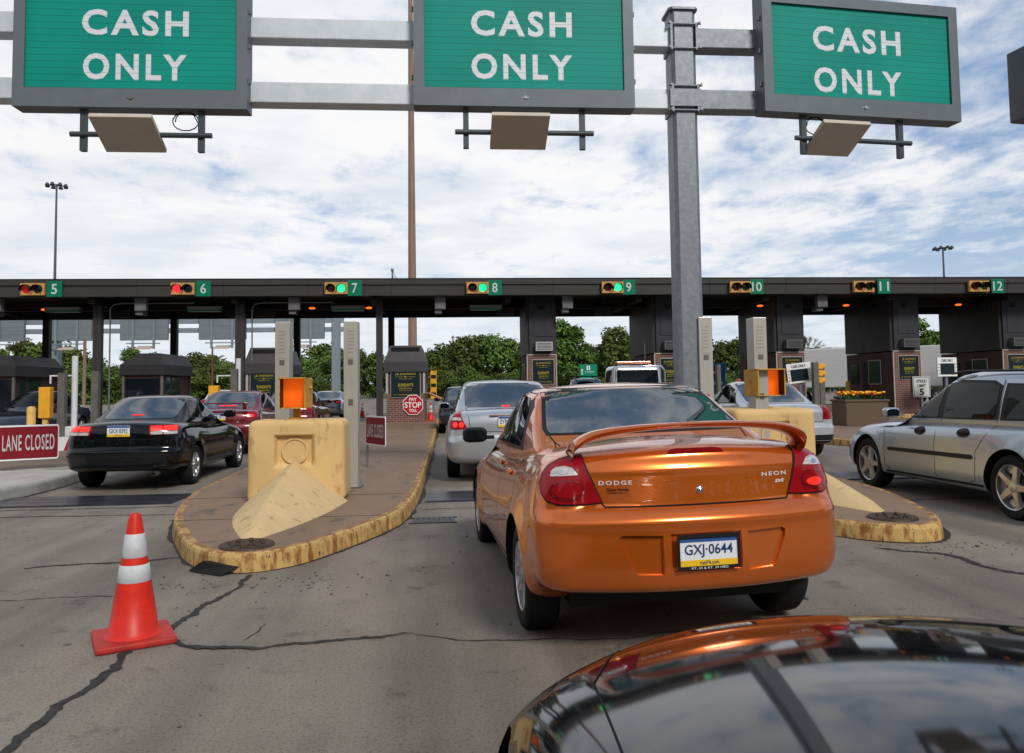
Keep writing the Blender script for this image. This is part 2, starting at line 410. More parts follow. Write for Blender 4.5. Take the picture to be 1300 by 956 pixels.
    for nm, poly, fr, m, off in S.get('patches', []):
        if fr == 'rear': skin.patch(nm, poly, *REAR, m, root, off=off, res=.03)
        elif fr == 'side2':
            skin.patch(nm, poly, *LEFT, m, root, off=off, res=.05); skin.patch(nm, poly, *RIGHT, m, root, off=off, res=.05)
        elif fr == 'rear2':
            skin.patch(nm, poly, *REAR, m, root, off=off, res=.03); skin.patch(nm, [(-x, z) for x, z in poly], *REAR, m, root, off=off, res=.03)
        elif fr == 'diag2':   # wraps round the rear corner
            for s in (-1, 1):
                skin.patch(nm, [(s*x, z) for x, z in poly], (lambda x, z: (x, .12, z)), (-s*.55, 1, 0), m, root, off=off, res=.025)
        elif fr == 'fdiag2':
            for s in (-1, 1):
                skin.patch(nm, [(s*x, z) for x, z in poly], (lambda x, z: (x, L-.25, z)), (-s*.55, -1, 0), m, root, off=off, res=.03)
        elif fr == 'front': skin.patch(nm, poly, *FRONT(L), m, root, off=off, res=.03)
    mb = MB()
    for line, fr in S.get('seams', []):
        if fr == 'rear': skin.strip(mb, line, *REAR, wd=.008)
        elif fr == 'top': skin.strip(mb, line, *TOP, wd=.004)
        else:
            skin.strip(mb, line, *LEFT, wd=.007); skin.strip(mb, line, *RIGHT, wd=.007)
    if mb.f: mb.build('panel_seam', M_SEAM, root)
    # mirrors
    if 'mirror' in S:
        my, mz = S['mirror']; mm = S.get('mirmat', paint)
        for s in (-1, 1):
            b = MB(); V3, F3 = rbox(10, 8, 8, (.6, .6, .6)); b.add([(s*(hw+.06)+x*.10, my+y*.055, mz+z*.062) for x, y, z in V3], F3, 0, True)
            b.box(min(s*(hw-.10), s*(hw)), max(s*(hw-.10), s*(hw)), my-.02, my+.03, mz-.04, mz-.01)
            mo = b.build('wing_mirror', mm, root, sharp=60)
            g = MB(); g.add([(s*(hw+.06)+x, my-.057, mz+z) for x, z in ((-.075, -.04), (.075, -.04), (.08, .02), (.05, .045), (-.06, .045), (-.08, 0))], [(0, 1, 2, 3, 4, 5)]); g.build('mirror_glass', M_CHROME if False else M_GLASS, mo)
    for hy, hz in S.get('handles', []):
        for s in (-1, 1):
            p = skin.hit((s*1.0, hy, hz), (-s, 0, 0), .012); b = MB(); V3, F3 = rbox(8, 8, 6, (.8, .5, .7)); b.add([(p.x+x*.014, p.y+y*.10, p.z+z*.022) for x, y, z in V3], F3, 0, True)
            b.build('door_handle', S.get('handmat', paint), root)
    return skin

def ell(cx, cy, rx, ry, n=24, a0=0, a1=360): return [(cx+rx*math.cos(R(a0+(a1-a0)*k/n)), cy+ry*math.sin(R(a0+(a1-a0)*k/n))) for k in range(n+(0 if a1-a0 == 360 else 1))]
def rr_(x0, x1, z0, z1, r, n=4):
    o = []
    for cx, cz, a in ((x1-r, z1-r, 0), (x0+r, z1-r, 90), (x0+r, z0+r, 180), (x1-r, z0+r, 270)):
        o += [(cx+r*math.cos(R(a+90*k/n)), cz+r*math.sin(R(a+90*k/n))) for k in range(n+1)]
    return o
def plate(root, x, y, z, digits, frame=True, low='visitPA.com'):
    p = MB(); p.box(x-.155, x+.155, y-.006, y, z-.078, z+.078, b=.002); po = p.build('license_plate', M_WHITEP, root)
    q = MB(); q.box(x-.153, x+.153, y-.008, y-.0065, z+.048, z+.075); q.build('blue_band', M_PBLUE, po)
    q = MB(); q.box(x-.153, x+.153, y-.008, y-.0065, z-.075, z-.040); q.build('yellow_band', M_PYEL, po)
    text('plate_number', digits, .25, .066, M_PINK, po, (x, y-.007, z+.004), bold=.012, depth=.0015)
    text('plate_text', low, .10, .018, M_PINK, po, (x, y-.009, z-.053), depth=.001)
    if frame:
        q = MB()
        for a in ((-.162, .162, -.087, -.070), (-.162, .162, .066, .086), (-.162, -.150, -.07, .066), (.150, .162, -.07, .066)): q.box(x+a[0], x+a[1], y-.013, y-.0055, z+a[2], z+a[3])
        q.build('plate_frame', M_DARK, po)
        text('frame_text', 'RT. 33 & RT. 39 HBG', .19, .011, M_LETW, po, (x, y-.014, z-.0785), depth=.001)
    return po

# ------------------------------------------------------------------ ground materials
def ground_mat():
    m = bpy.data.materials.new('worn_concrete'); m.use_nodes = True; t = m.node_tree; b = t.nodes['Principled BSDF']; g = t.nodes.new; l = t.links.new
    tcn = g('ShaderNodeTexCoord')
    def nz(sc_, det, ro, st=(1, 1, 1)):
        mp = g('ShaderNodeMapping'); mp.inputs['Scale'].default_value = st; l(tcn.outputs['Object'], mp.inputs[0])
        n = g('ShaderNodeTexNoise'); n.inputs['Scale'].default_value = sc_; n.inputs['Detail'].default_value = det; n.inputs['Roughness'].default_value = ro
        l(mp.outputs[0], n.inputs['Vector']); return n.outputs['Fac']
    def ramp(f, stops):
        r = g('ShaderNodeValToRGB'); e = r.color_ramp.elements
        while len(e) < len(stops): e.new(.5)
        for k, (p, c) in enumerate(stops): e[k].position = p; e[k].color = (*c, 1)
        l(f, r.inputs[0]); return r.outputs[0]
    def mixc(f, a, b_, mode='MIX'):
        n = g('ShaderNodeMix'); n.data_type = 'RGBA'; n.blend_type = mode
        if isinstance(f, float): n.inputs[0].default_value = f
        else: l(f, n.inputs[0])
        for i, v in ((6, a), (7, b_)):
            if isinstance(v, tuple): n.inputs[i].default_value = (*v, 1)
            else: l(v, n.inputs[i])
        return n.outputs[2]
    base = ramp(nz(.7, 8, .6), [(.3, (.225, .188, .150)), (.7, (.335, .288, .236))])
    lanes = ramp(nz(.9, 5, .55, (1.3, .10, 1)), [(.36, (.42, .41, .41)), (.60, (1, 1, 1))])
    c = mixc(.75, base, lanes, 'MULTIPLY')
    c = mixc(1.0, c, ramp(nz(60, 6, .75), [(.36, (.45, .43, .41)), (.48, (.95, .95, .95)), (.70, (1.0, 1.0, 1.0))]), 'MULTIPLY')
    c = mixc(1.0, c, ramp(nz(220, 3, .8), [(.38, (.40, .40, .40)), (.52, (1, 1, 1)), (.70, (1.0, 1.0, 1.0))]), 'MULTIPLY')
    c = mixc(1.0, c, ramp(nz(3.1, 9, .72), [(.30, (.45, .43, .41)), (.43, (1, 1, 1))]), 'MULTIPLY')
    # small dark spots (gum, oil)
    v = g('ShaderNodeTexVoronoi'); v.inputs['Scale'].default_value = 1.6; v.feature = 'F1'; v.inputs['Randomness'].default_value = 1; l(tcn.outputs['Object'], v.inputs['Vector'])
    c = mixc(1.0, c, ramp(v.outputs['Distance'], [(.028, (.32, .31, .31)), (.045, (1, 1, 1))]), 'MULTIPLY')
    l(c, b.inputs['Base Color']); b.inputs['Roughness'].default_value = .8
    bp = g('ShaderNodeBump'); bp.inputs['Strength'].default_value = .35; bp.inputs['Distance'].default_value = .006; l(nz(90, 6, .7), bp.inputs['Height']); l(bp.outputs[0], b.inputs['Normal'])
    return m
M_GND = ground_mat()
g = MB(); g.box(-400, 400, -60, 1500, -.4, 0); tagp(g.build('ground', M_GND), kind='structure')
M_GRASS = mat('grass', (0.075, 0.10, 0.025), .9, c2=(.035, .055, .014), vscale=.15, bump=.5, bscale=3)
g = MB(); g.add([(-500, 128, .02), (-3, 128, .02), (30, 150, .02), (400, 150, .02), (400, 1400, .02), (-500, 1400, .02)], [(0, 1, 2, 3, 4, 5)]); tagp(g.build('grass_verge', M_GRASS), kind='structure')
# rising bank behind the plaza on the left
b = MB(); nx, ny = 40, 10
vs = []
for j in range(ny+1):
    for i in range(nx+1):
        x = -170+150*i/nx; y = 100+60*j/ny; hgt = 5.5*sst(0, .55, j/ny)*sst(0, .3, 1-i/nx)*(.85+.15*math.sin(i*.7))
        vs.append((x, y, .03+hgt))
b.add(vs, [(j*(nx+1)+i, j*(nx+1)+i+1, (j+1)*(nx+1)+i+1, (j+1)*(nx+1)+i) for j in range(ny) for i in range(nx)], 0, True)
tagp(b.build('grass_hill', M_GRASS), kind='structure')
# road markings on the far exit road
M_MARK = mat('road_paint', (.55, .55, .52), .7, var=.3, vscale=6)
mk = MB()
for k in range(16):
    y = 48+k*6; x = -2.6-.0016*(y-48)**2
    mk.add([(x, y, .008), (x+.18, y, .008), (x+.18-.05, y+3, .008), (x-.05, y+3, .008)], [(0, 1, 2, 3)])
tagp(mk.build('road_marking', M_MARK), kind='structure')

# cracks and tar joints, 4 mm above the slab
M_TAR = mat('tar', (.016, .015, .015), .75, c2=(.055, .050, .045), vscale=16, bump=.4)
def crack(pts, w0, z=.004, wob=.35, seed=1):
    rnd = random.Random(seed); P = [Vector((*p, 0)) for p in pts]; b = MB(); co = []
    for i in range(len(P)-1):
        k = max(2, int((P[i+1]-P[i]).length/.03))
        for j in range(k): co.append((P[i].lerp(P[i+1], j/k)))
    co.append(P[-1]); vs = []
    wv = .5; ph = rnd.random()*9
    for i, p in enumerate(co):
        t = (co[min(i+1, len(co)-1)]-co[max(i-1, 0)]).normalized(); nn = Vector((-t.y, t.x, 0))
        wv += (rnd.random()-.5)*.5; wv = max(.25, min(1, wv)); c = p+nn*(math.sin(i*.23+ph)*.016+math.sin(i*.61+ph*2)*.009+(rnd.random()-.5)*.014)
        wl = w0*(wob+(1-wob)*wv)/2*min(1, i/4+.1, (len(co)-1-i)/4+.1)
        vs += [c+nn*(wl+rnd.random()**3*w0*.45)+Vector((0, 0, z)), c-nn*(wl+rnd.random()**3*w0*.45)+Vector((0, 0, z))]
    b.add(vs, [(2*i, 2*i+1, 2*i+3, 2*i+2) for i in range(len(co)-1)])
    tagp(b.build('pavement_crack', M_TAR), kind='structure')
crack([(-1.78, 2.9), (-1.74, 3.5), (-1.71, 4.06), (-1.72, 4.5), (-1.62, 5.2), (-1.52, 5.7), (-1.50, 6.25)], .045, seed=1)
crack([(-1.60, 4.72), (-1.47, 4.58), (-1.02, 4.46), (-.72, 4.55), (-.44, 4.60), (-.2, 4.62)], .034, seed=2, z=.008)
crack([(-.2, 4.62), (-.04, 4.53), (.30, 4.44), (.9, 4.40), (1.5, 4.5)], .012, seed=3)
crack([(-1.10, 4.95), (-1.13, 4.6)], .01, seed=4)
crack([(-3.4, 6.75), (-2.91, 6.84), (-2.27, 6.95)], .04, seed=5)
crack([(-8, 9.4), (-5, 9.55), (-2.9, 9.4)], .03, seed=6)
crack([(3.6, 6.5), (4.02, 6.16), (4.05, 5.65), (4.3, 5.2), (5.2, 4.7)], .07, seed=7)
crack([(5.4, 7.0), (6.2, 6.3), (7.5, 5.9)], .03, seed=8)
crack([(-8, 6.1), (-4, 5.7), (-2.2, 5.75)], .012, seed=9)
crack([(-.3, 9.3), (2.4, 9.35)], .03, seed=10)
crack([(-5.6, 10.1), (-3.3, 10.05)], .03, seed=11)
crack([(5.3, 9.0), (8.5, 9.1)], .03, seed=12)

# treadle plates set in the lanes
M_STEEL = mat('wet_steel', (.06, .07, .10), .25, .3, c2=(.02, .02, .03), vscale=3, bump=.2)
M_RUB = mat('treadle_rubber', (.018, .018, .022), .3, c2=(.05, .05, .06), vscale=5)
def treadle(x0, x1, y, label):
    t = thing('treadle_plate', label, 'treadle plate', (0, 0, 0), group='treadle plates set across the toll lanes')
    b = MB(); b.box(x0, x1, y, y+.95, 0, .010); b.build('steel_plate', M_STEEL, t)
    b = MB()
    for k in range(3): b.box(x0+.02, x1-.02, y+.04+k*.30, y+.32+k*.30, .010, .016)
    b.build('rubber_strip', M_RUB, t)
treadle(-5.85, -3.45, 10.30, 'dark wet treadle plate in the road behind the black coupe')
treadle(-.28, 2.35, 9.85, 'treadle plate across the lane between silver and orange sedans')
treadle(5.35, 7.6, 11.0, 'treadle plate partly under the front of the silver wagon')
g = MB()
for k in range(8): g.box(-.36+.055*k, -.318+.055*k, 8.35, 8.66, .003, .012)
g.box(-.40, .10, 8.33, 8.37, .002, .010); g.box(-.40, .10, 8.65, 8.69, .002, .010)
tagp(g.build('drain_grate', mat('cast_iron', (.04, .045, .05), .5, .5)), 'small cast iron drain grate beside the yellow kerb', 'drain grate')

# ------------------------------------------------------------------ islands
def stain_mat(name, c, c2, c3, s2=3.0, thr=(.46, .56), stretch=(1, 1, .35), bump=.3):
    m = bpy.data.materials.new(name); m.use_nodes = True; t = m.node_tree; b = t.nodes['Principled BSDF']; g = t.nodes.new; l = t.links.new
    tcn = g('ShaderNodeTexCoord'); mp = g('ShaderNodeMapping'); mp.inputs['Scale'].default_value = stretch; l(tcn.outputs['Object'], mp.inputs[0])
    def nz(src, s, d=8, r=.65):
        n = g('ShaderNodeTexNoise'); n.inputs['Scale'].default_value = s; n.inputs['Detail'].default_value = d; n.inputs['Roughness'].default_value = r; l(src, n.inputs['Vector']); return n.outputs['Fac']
    def ramp(f, a, b_, ca=(0, 0, 0), cb=(1, 1, 1)):
        r = g('ShaderNodeValToRGB'); r.color_ramp.elements[0].position = a; r.color_ramp.elements[1].position = b_; r.color_ramp.elements[0].color = (*ca, 1); r.color_ramp.elements[1].color = (*cb, 1); l(f, r.inputs[0]); return r.outputs[0]
    base = ramp(nz(tcn.outputs['Object'], 1.7), .3, .7, tuple(x*.80 for x in c), c)
    m1 = g('ShaderNodeMix'); m1.data_type = 'RGBA'; l(ramp(nz(mp.outputs[0], s2), *thr), m1.inputs[0]); l(base, m1.inputs[6]); m1.inputs[7].default_value = (*c2, 1)
    m2 = g('ShaderNodeMix'); m2.data_type = 'RGBA'; l(ramp(nz(mp.outputs[0], s2*3.3), .58, .66), m2.inputs[0]); l(m1.outputs[2], m2.inputs[6]); m2.inputs[7].default_value = (*c3, 1)
    l(m2.outputs[2], b.inputs['Base Color']); b.inputs['Roughness'].default_value = .72
    bp = g('ShaderNodeBump'); bp.inputs['Strength'].default_value = bump; bp.inputs['Distance'].default_value = .008; l(nz(tcn.outputs['Object'], 30), bp.inputs['Height']); l(bp.outputs[0], b.inputs['Normal'])
    MATS[name] = m; return m
M_KERB = stain_mat('yellow_kerb_paint', (.58, .38, .13), (.26, .105, .022), (.05, .035, .025), 14.0, (.47, .60), (1, 1, .30))
M_TOP = stain_mat('island_concrete', (.25, .160, .098), (.18, .118, .075), (.11, .082, .06), 1.2, (.45, .7), (1, .4, 1))
M_KTOP = stain_mat('kerb_edge_rust', (.50, .30, .10), (.23, .10, .035), (.07, .04, .025), 5.0, (.40, .55), (1, 1, 1))
M_GKERB = mat('grey_kerb', (.30, .30, .28), .8, var=.3, vscale=3, bump=.3)
M_GTOP = mat('pale_concrete', (.42, .39, .35), .85, var=.2, vscale=2, bump=.2)
def inset(pts, d):
    n = len(pts); o = []
    for i in range(n):
        p, a, b = Vector(pts[i]), Vector(pts[i-1]), Vector(pts[(i+1) % n])
        n1 = Vector((-(p-a).y, (p-a).x)).normalized(); n2 = Vector((-(b-p).y, (b-p).x)).normalized(); nn = (n1+n2).normalized()
        o.append(tuple(p+nn*d/max(.4, nn.dot(n1))))
    return o
def smooth_poly(pts, it=2):
    """round the nose by corner cutting, keeping the far ends"""
    for _ in range(it):
        o = [pts[0]]
        for i in range(len(pts)-1):
            a, b = Vector(pts[i]), Vector(pts[i+1])
            if i > 0: o.append(tuple(a.lerp(b, .25)))
            if i < len(pts)-2: o.append(tuple(a.lerp(b, .75)))
        o.append(pts[-1]); pts = o
    return pts
def island(pts, m_side, m_edge, m_top, hgt=.15, it=2):
    """pts counter-clockwise seen from above, open at the far end"""
    P = smooth_poly(pts, it)
    rings = [(P, 0), (inset(P, .012), hgt-.035), (inset(P, .022), hgt-.012), (inset(P, .045), hgt), (inset(P, .10), hgt+.001)]
    b = MB(); n = len(P)
    for k in range(len(rings)-1):
        (A, za), (B, zb_) = rings[k], rings[k+1]
        vs = [(*p, za) for p in A]+[(*p, zb_) for p in B]
        b.add(vs, [(i, (i+1) % n, n+(i+1) % n, n+i) for i in range(n)], 0 if k < 3 else 1, k < 3)
    A = rings[-1][0]; b.add([(*p, hgt+.001) for p in A], [tuple(range(n))], 2)
    if hgt > 0:
        rk = random.Random(len(pts)); D = []; Q = []
        for i in range(n-1):
            a_, c_ = Vector(P[i]), Vector(P[i+1]); k = max(1, min(60, int((c_-a_).length/.06)))
            D += [a_.lerp(c_, j/k) for j in range(k)]
        D.append(Vector(P[-1])); vv = []
        wk = .03
        for i, p in enumerate(D):
            t_d = (D[min(i+1, len(D)-1)]-D[max(i-1, 0)]).normalized(); o_ = Vector((t_d.y, -t_d.x)); wk = max(.012, min(.07, wk+(rk.random()-.5)*.03))
            vv += [(p.x-o_.x*.01, p.y-o_.y*.01, .0045), (p.x+o_.x*wk, p.y+o_.y*wk, .0035)]
        kb = MB(); kb.add(vv, [(2*i, 2*i+1, 2*i+3, 2*i+2) for i in range(len(D)-1)]); tagp(kb.build('kerb_joint', M_TAR), kind='structure')
    return tagp(b.build('traffic_island', [m_side, m_edge, m_top], sharp=60), kind='structure')
island([(-3.38, 46), (-3.38, 11.4), (-2.97, 8.93), (-2.64, 7.9), (-2.44, 7.44), (-2.22, 6.9), (-1.93, 6.45), (-1.56, 6.27), (-1.22, 6.48), (-1.0, 6.9), (-.64, 7.75), (-.38, 8.7), (-.32, 12.2), (-.30, 46)], M_KERB, M_KTOP, M_TOP)
island([(2.35, 46), (2.35, 11.0), (2.6, 9.2), (3.2, 7.6), (3.58, 6.95), (3.87, 6.68), (4.3, 6.6), (4.62, 7.1), (4.90, 7.95), (5.17, 9.0), (5.22, 10.2), (5.22, 46)], M_KERB, M_KTOP, M_TOP)
island([(7.7, 46), (7.9, 24), (8.6, 17.5), (9.1, 16.4), (9.7, 16.4), (10.9, 18), (12.2, 22), (12.2, 46)], M_KERB, M_KTOP, M_TOP)
island([(15.6, 52), (15.6, 33), (15.9, 31.5), (17.6, 29.5), (18.6, 29.5), (19.4, 31.5), (19.4, 52)], M_KERB, M_KTOP, M_TOP)
island([(12.7, 46), (12.7, 30), (13.3, 28), (14.3, 28), (14.9, 30), (14.9, 46)], M_KERB, M_KTOP, M_TOP)
island([(20.9, 46), (20.9, 27), (22, 25), (23, 25), (24.6, 27), (24.6, 46)], M_KERB, M_KTOP, M_TOP)
island([(-13.5, 13.75), (-13.5, 9.0), (-8.0, 9.2), (-6.3, 10.2), (-5.80, 11.1), (-5.74, 12.2), (-5.93, 13.75)], M_GKERB, M_GKERB, M_GTOP, it=1)
island([(-8.65, 46), (-8.65, 17), (-10.6, 14.2), (-9.6, 13.77), (-7.0, 13.77), (-6.15, 14.4), (-5.85, 16), (-5.75, 46)], M_GKERB, M_TOP, M_TOP)
island([(-13.7, 46), (-13.7, 19), (-12.6, 17.2), (-11.4, 17.2), (-10.7, 19), (-10.7, 46)], M_GKERB, M_TOP, M_TOP)
island([(-18.7, 46), (-18.7, 19), (-17.6, 17.2), (-16.4, 17.2), (-15.7, 19), (-15.7, 46)], M_GKERB, M_TOP, M_TOP)
b = MB(); b.box(-3.15, -.50, 9.6, 9.615, .1515, .153); b.box(-3.2, -.45, 16, 16.02, .1515, .153); b.box(-2.7, -.6, 8.0, 8.012, .1515, .153); tagp(b.build('pavement_joint', M_SEAM), kind='structure')

# ------------------------------------------------------------------ concrete barrier blocks with wedge noses
M_BLK = stain_mat('yellow_block_paint', (.70, .48, .21), (.62, .40, .15), (.44, .27, .10), 1.6, (.58, .80), (1, 1, .5), bump=.25)
M_WDG = stain_mat('yellow_wedge_paint', (.68, .49, .24), (.60, .42, .19), (.36, .25, .12), 2.2, (.52, .72), (1, 1, 1), bump=.3)
def barrier(label, x0, x1, y0, depth, hgt, nose, wl, wr_, apexz, grp):
    t = thing('concrete_barrier', label, 'concrete barrier', (0, 0, 0), group=grp)
    # block: rounded box with a square recess in the near face
    V, F = rbox(40, 16, 34, (.16, .2, .16)); cx = (x0+x1)/2; hwid = (x1-x0)/2; rcx, rcz, rw, rh = cx-.02, .15+hgt*.62, .205, .17
    vs = []
    for x, y, z in V:
        taper = 1+.03*(1-z)/2; X = cx+x*hwid*taper; Y = y0+depth/2+y*depth/2; Z = .15+(z+1)/2*hgt
        if y < -.85:
            k = min(1, max(0, (rw-abs(X-rcx))/.02+.5))*min(1, max(0, (rh-abs(Z-rcz))/.02+.5)); Y += .07*k
        Y += .006*math.sin(X*9+Z*7); vs.append((X, Y, max(Z, .15)))
    b = MB(); b.add(vs, F, 0, True); b.build('block', M_BLK, t, sharp=40)
    b = MB(); b.lathe([(.001, -.0), (.125, -.0), (.125, .012), (.138, .014), (.150, .012), (.150, -.03)], 36, 0, axis='y', M=Matrix.Translation((rcx, y0+.062, rcz)) @ Matrix.Scale(-1, 4, (0, 1, 0)))
    b.build('lamp_blank', M_BLK, t, sharp=30)
    # wedge
    b = MB(); A = Vector((nose[2], y0+.02, apexz)); k = 20; base = []
    L_, N_, R_ = Vector((wl, y0+.3, .15)), Vector((nose[0], nose[1], .15)), Vector((wr_, y0+.02, .15))
    for i in range(k+1):      # outline left side -> nose -> right side, rounded
        s = i/k
        if s < .5: u = s*2; p = L_.lerp(N_, u); p.x -= .16*math.sin(math.pi*u)
        else: u = (s-.5)*2; p = N_.lerp(R_, u); p.x += .10*math.sin(math.pi*u)
        base.append(p)
    rows = 10; vs = []
    for j in range(rows+1):
        tt = j/rows
        for i, p in enumerate(base):
            q = p.lerp(A, tt); q.z += .06*math.sin(math.pi*tt)*(1-abs(i/k-.5)*1.2)*.5; vs.append(q)
    b.add(vs, [(j*(k+1)+i, j*(k+1)+i+1, (j+1)*(k+1)+i+1, (j+1)*(k+1)+i) for j in range(rows) for i in range(k)], 0, True)
    o = b.build('wedge', M_WDG, t); return t
barrier('yellow concrete barrier with a round recess and a stained wedge nose, beside the dark coupe', -2.22, -1.16, 9.07, .56, .92, (-1.66, 6.72, -1.70), -2.24, -1.12, .62, 'yellow concrete barriers on the islands')
barrier('yellow concrete barrier half hidden behind the orange sedan', 3.72, 4.83, 10.0, 1.0, .93, (4.15, 7.2, 4.2), 3.7, 4.95, .62, 'yellow concrete barriers on the islands')

# warning lamps on the blocks
M_YMET = stain_mat('yellow_metal', (.62, .33, .04), (.45, .20, .02), (.12, .06, .02), 6, (.5, .65), (1, 1, 1), .2)
M_GLOW = bpy.data.materials.new('amber_glow'); M_GLOW.use_nodes = True
t_ = M_GLOW.node_tree; b_ = t_.nodes['Principled BSDF']; b_.inputs['Base Color'].default_value = (.5, .08, .005, 1); b_.inputs['Roughness'].default_value = .25
_tc = t_.nodes.new('ShaderNodeTexCoord'); _g = t_.nodes.new('ShaderNodeTexGradient'); _g.gradient_type = 'SPHERICAL'; _mp = t_.nodes.new('ShaderNodeMapping'); _mp.inputs['Scale'].default_value = (3.3, 3.3, 2.9)
t_.links.new(_tc.outputs['Object'], _mp.inputs[0]); t_.links.new(_mp.outputs[0], _g.inputs[0])
_cr = t_.nodes.new('ShaderNodeValToRGB'); _cr.color_ramp.elements[0].color = (.25, .022, .001, 1); _cr.color_ramp.elements[1].color = (1, .13, .004, 1); _cr.color_ramp.elements[1].position = .8
t_.links.new(_g.outputs[1], _cr.inputs[0]); t_.links.new(_cr.outputs[0], b_.inputs['Emission Color']); b_.inputs['Emission Strength'].default_value = .62
def warn_lamp(label, x, y, z, rz, off):
    t = thing('warning_lamp', label, 'warning lamp', (x, y, z), rz, group='amber warning lamps on the barriers')
    b = MB(); w_, h_, d_ = .15, .175, .26
    b.box(-w_, w_, .04, d_, -h_, h_, b=.01)
    b.box(-w_, -w_+.012, -.12, .04, -h_, h_); b.box(w_-.012, w_, -.12, .04, -h_, h_); b.box(-w_, w_, -.13, .04, h_-.010, h_+.004); b.box(-w_, w_, -.06, .04, -h_-.002, -h_+.012)
    b.tube([(w_+.005, .1, .06), (w_+.03, .1, .06)], .02)
    b.build('housing', M_YMET, t)
    b = MB(); b.box(-w_+.013, w_-.013, .02, .038, -h_+.014, h_-.012); b.build('amber_lens', M_GLOW, t)
    for a_, c_ in ((-w_+.013, -w_+.017), (w_-.017, w_-.013)): b = MB(); b.box(a_, c_, -.11, .02, -h_+.014, h_-.012); b.build('hood_lining', M_DARK, t)
    b = MB(); b.box(-.035, .035, .08, .15, -off, -h_, b=.004); b.box(-.08, .08, .05, .19, -off-.01, -off+.008); b.build('bracket', M_YMET, t)
warn_lamp('lit amber warning lamp in a yellow box, on the barrier by the dark coupe', -1.74, 9.25, 1.37, R(-3), .29)
warn_lamp('lit amber warning lamp above the silver sedan seen over the orange car', 4.22, 10.1, 1.42, R(4), .33); bpy.data.objects['warning_lamp.001'].scale = (1.28, 1.1, 1.0)

# ------------------------------------------------------------------ stainless columns, posts
M_SS = mat('brushed_steel', (.62, .60, .55), .40, .6, c2=(.48, .46, .42), vscale=3, stretch=(1, 1, .15))
M_SSD = mat('steel_side', (.20, .19, .18), .45, .8)
M_GALV = mat('galvanised', (.25, .28, .31), .5, .45, c2=(.15, .17, .195), vscale=14, bump=.05)
def ss_column(x, y, label, top=2.28):
    t = thing('steel_column', label, 'steel column', (x, y, .15), group='stainless equipment columns on the islands')
    b = MB(); b.box(-.09, .09, -.09, .16, 0, top-.15, b=.006); b.build('column', M_SS, t)
    b = MB(); b.box(-.05, .05, -.094, -.0905, top-.62, top-.22); b.build('vent_panel', M_SS, t)
    b = MB()
    for k in range(7): b.box(-.04, .04, -.096, -.0945, top-.55+k*.045, top-.545+k*.045)
    b.box(-.03, .03, -.10, -.0925, top-.70, top-.64); b.box(-.03, .03, -.094, -.091, 1.05, 1.13); b.build('marking', M_SSD, t)
    b = MB(); b.box(-.13, .13, -.13, .2, 0, .02); b.build('base_plate', M_SSD, t)
ss_column(-1.22, 10.32, 'tall steel column just right of the near yellow barrier')
ss_column(-2.08, 10.32, 'tall steel column rising behind the amber lamp by the coupe')
ss_column(3.36, 10.05, 'tall steel column against the big gantry post')
ss_column(4.13, 10.15, 'tall steel column behind the amber lamp over the silver sedan')
b = MB(); b.box(-1.26, -1.20, 10.9, 10.96, .15, .95); b.box(-1.29, -1.17, 10.87, 10.99, .15, .17)
tagp(b.build('guard_post', mat('blue_grey_paint', (.12, .17, .24), .5, var=.2)), 'short blue grey post behind the steel column', 'post')
# manhole / ring plates at the noses
M_IRON = mat('rusty_iron', (.05, .042, .04), .6, .4, c2=(.10, .06, .035), vscale=12, bump=.5)
def ring(x, y, label):
    b = MB(); b.lathe([(.10, .152), (.10, .165), (.16, .172), (.17, .165), (.20, .175), (.215, .165), (.22, .152)], 40)
    for k in range(8):
        a = k*math.pi/4; b.lathe([(.001, .19), (.018, .19), (.020, .172)], 8, M=Matrix.Translation((x*0+.13*math.cos(a), .13*math.sin(a), 0)))
    b.box(-.015, .015, -.12, .12, .153, .168); b.box(-.12, .12, -.015, .015, .153, .1679)
    o = b.build('anchor_ring', M_IRON); o.location = (x, y, 0); tagp(o, label, 'iron ring', 'iron anchor rings at the island noses')
ring(-1.62, 6.62, 'rusty iron ring at the tip of the wedge near the cone'); ring(4.08, 7.02, 'rusty iron ring at the tip of the wedge beside the silver wagon')
# scrap of tyre tread by the nose
b = MB(); b.add([(-2.02, 6.42, .01), (-1.72, 6.22, .006), (-1.60, 6.33, .05), (-1.80, 6.50, .07), (-1.9, 6.38, .09), (-1.7, 6.28, .065)], [(0, 1, 5, 4), (1, 2, 5), (0, 4, 3), (4, 5, 2, 3), (0, 3, 2, 1)])
tagp(b.build('tyre_scrap', M_TYRE), 'torn black scrap of tyre at the island kerb', 'tyre scrap')

# ------------------------------------------------------------------ traffic cones
M_CONE = mat('cone_orange', (.72, .028, .014), .42, c2=(.50, .022, .012), vscale=7, spec=.3, stretch=(1, 1, 2.2))
M_CBASE = mat('cone_base', (.55, .035, .025), .55, c2=(.30, .03, .025), vscale=9)
M_REFL = mat('reflective_white', (.62, .64, .66), .4, c2=(.45, .47, .49), vscale=12)
def cone(label, loc, rz, s=1.0):
    t = thing('traffic_cone', label, 'traffic cone', loc, rz, group='orange traffic cones'); t.scale = (s, s, s)
    H = .71; r = lambda z: .135-(.135-.032)*(z-.035)/(H-.035)
    b = MB(); b.lathe([(.16, .03), (.15, .045), (r(.06), .06), (r(.28), .30-.02), (r(.68), .68), (.026, H), (.018, H), (.016, H-.03)], 40); b.build('body', M_CONE, t, sharp=50)
    for z0, z1 in ((.335, .425), (.47, .595)):
        b = MB(); b.lathe([(r(z0)+.0, z0-.003), (r(z0)+.003, z0), (r(z1)+.003, z1), (r(z1), z1+.003)], 40); b.build('reflective_band', M_REFL, t)
    b = MB(); b.box(-.205, .205, -.205, .205, .0, .038, b=.012); b.build('base', M_CBASE, t)
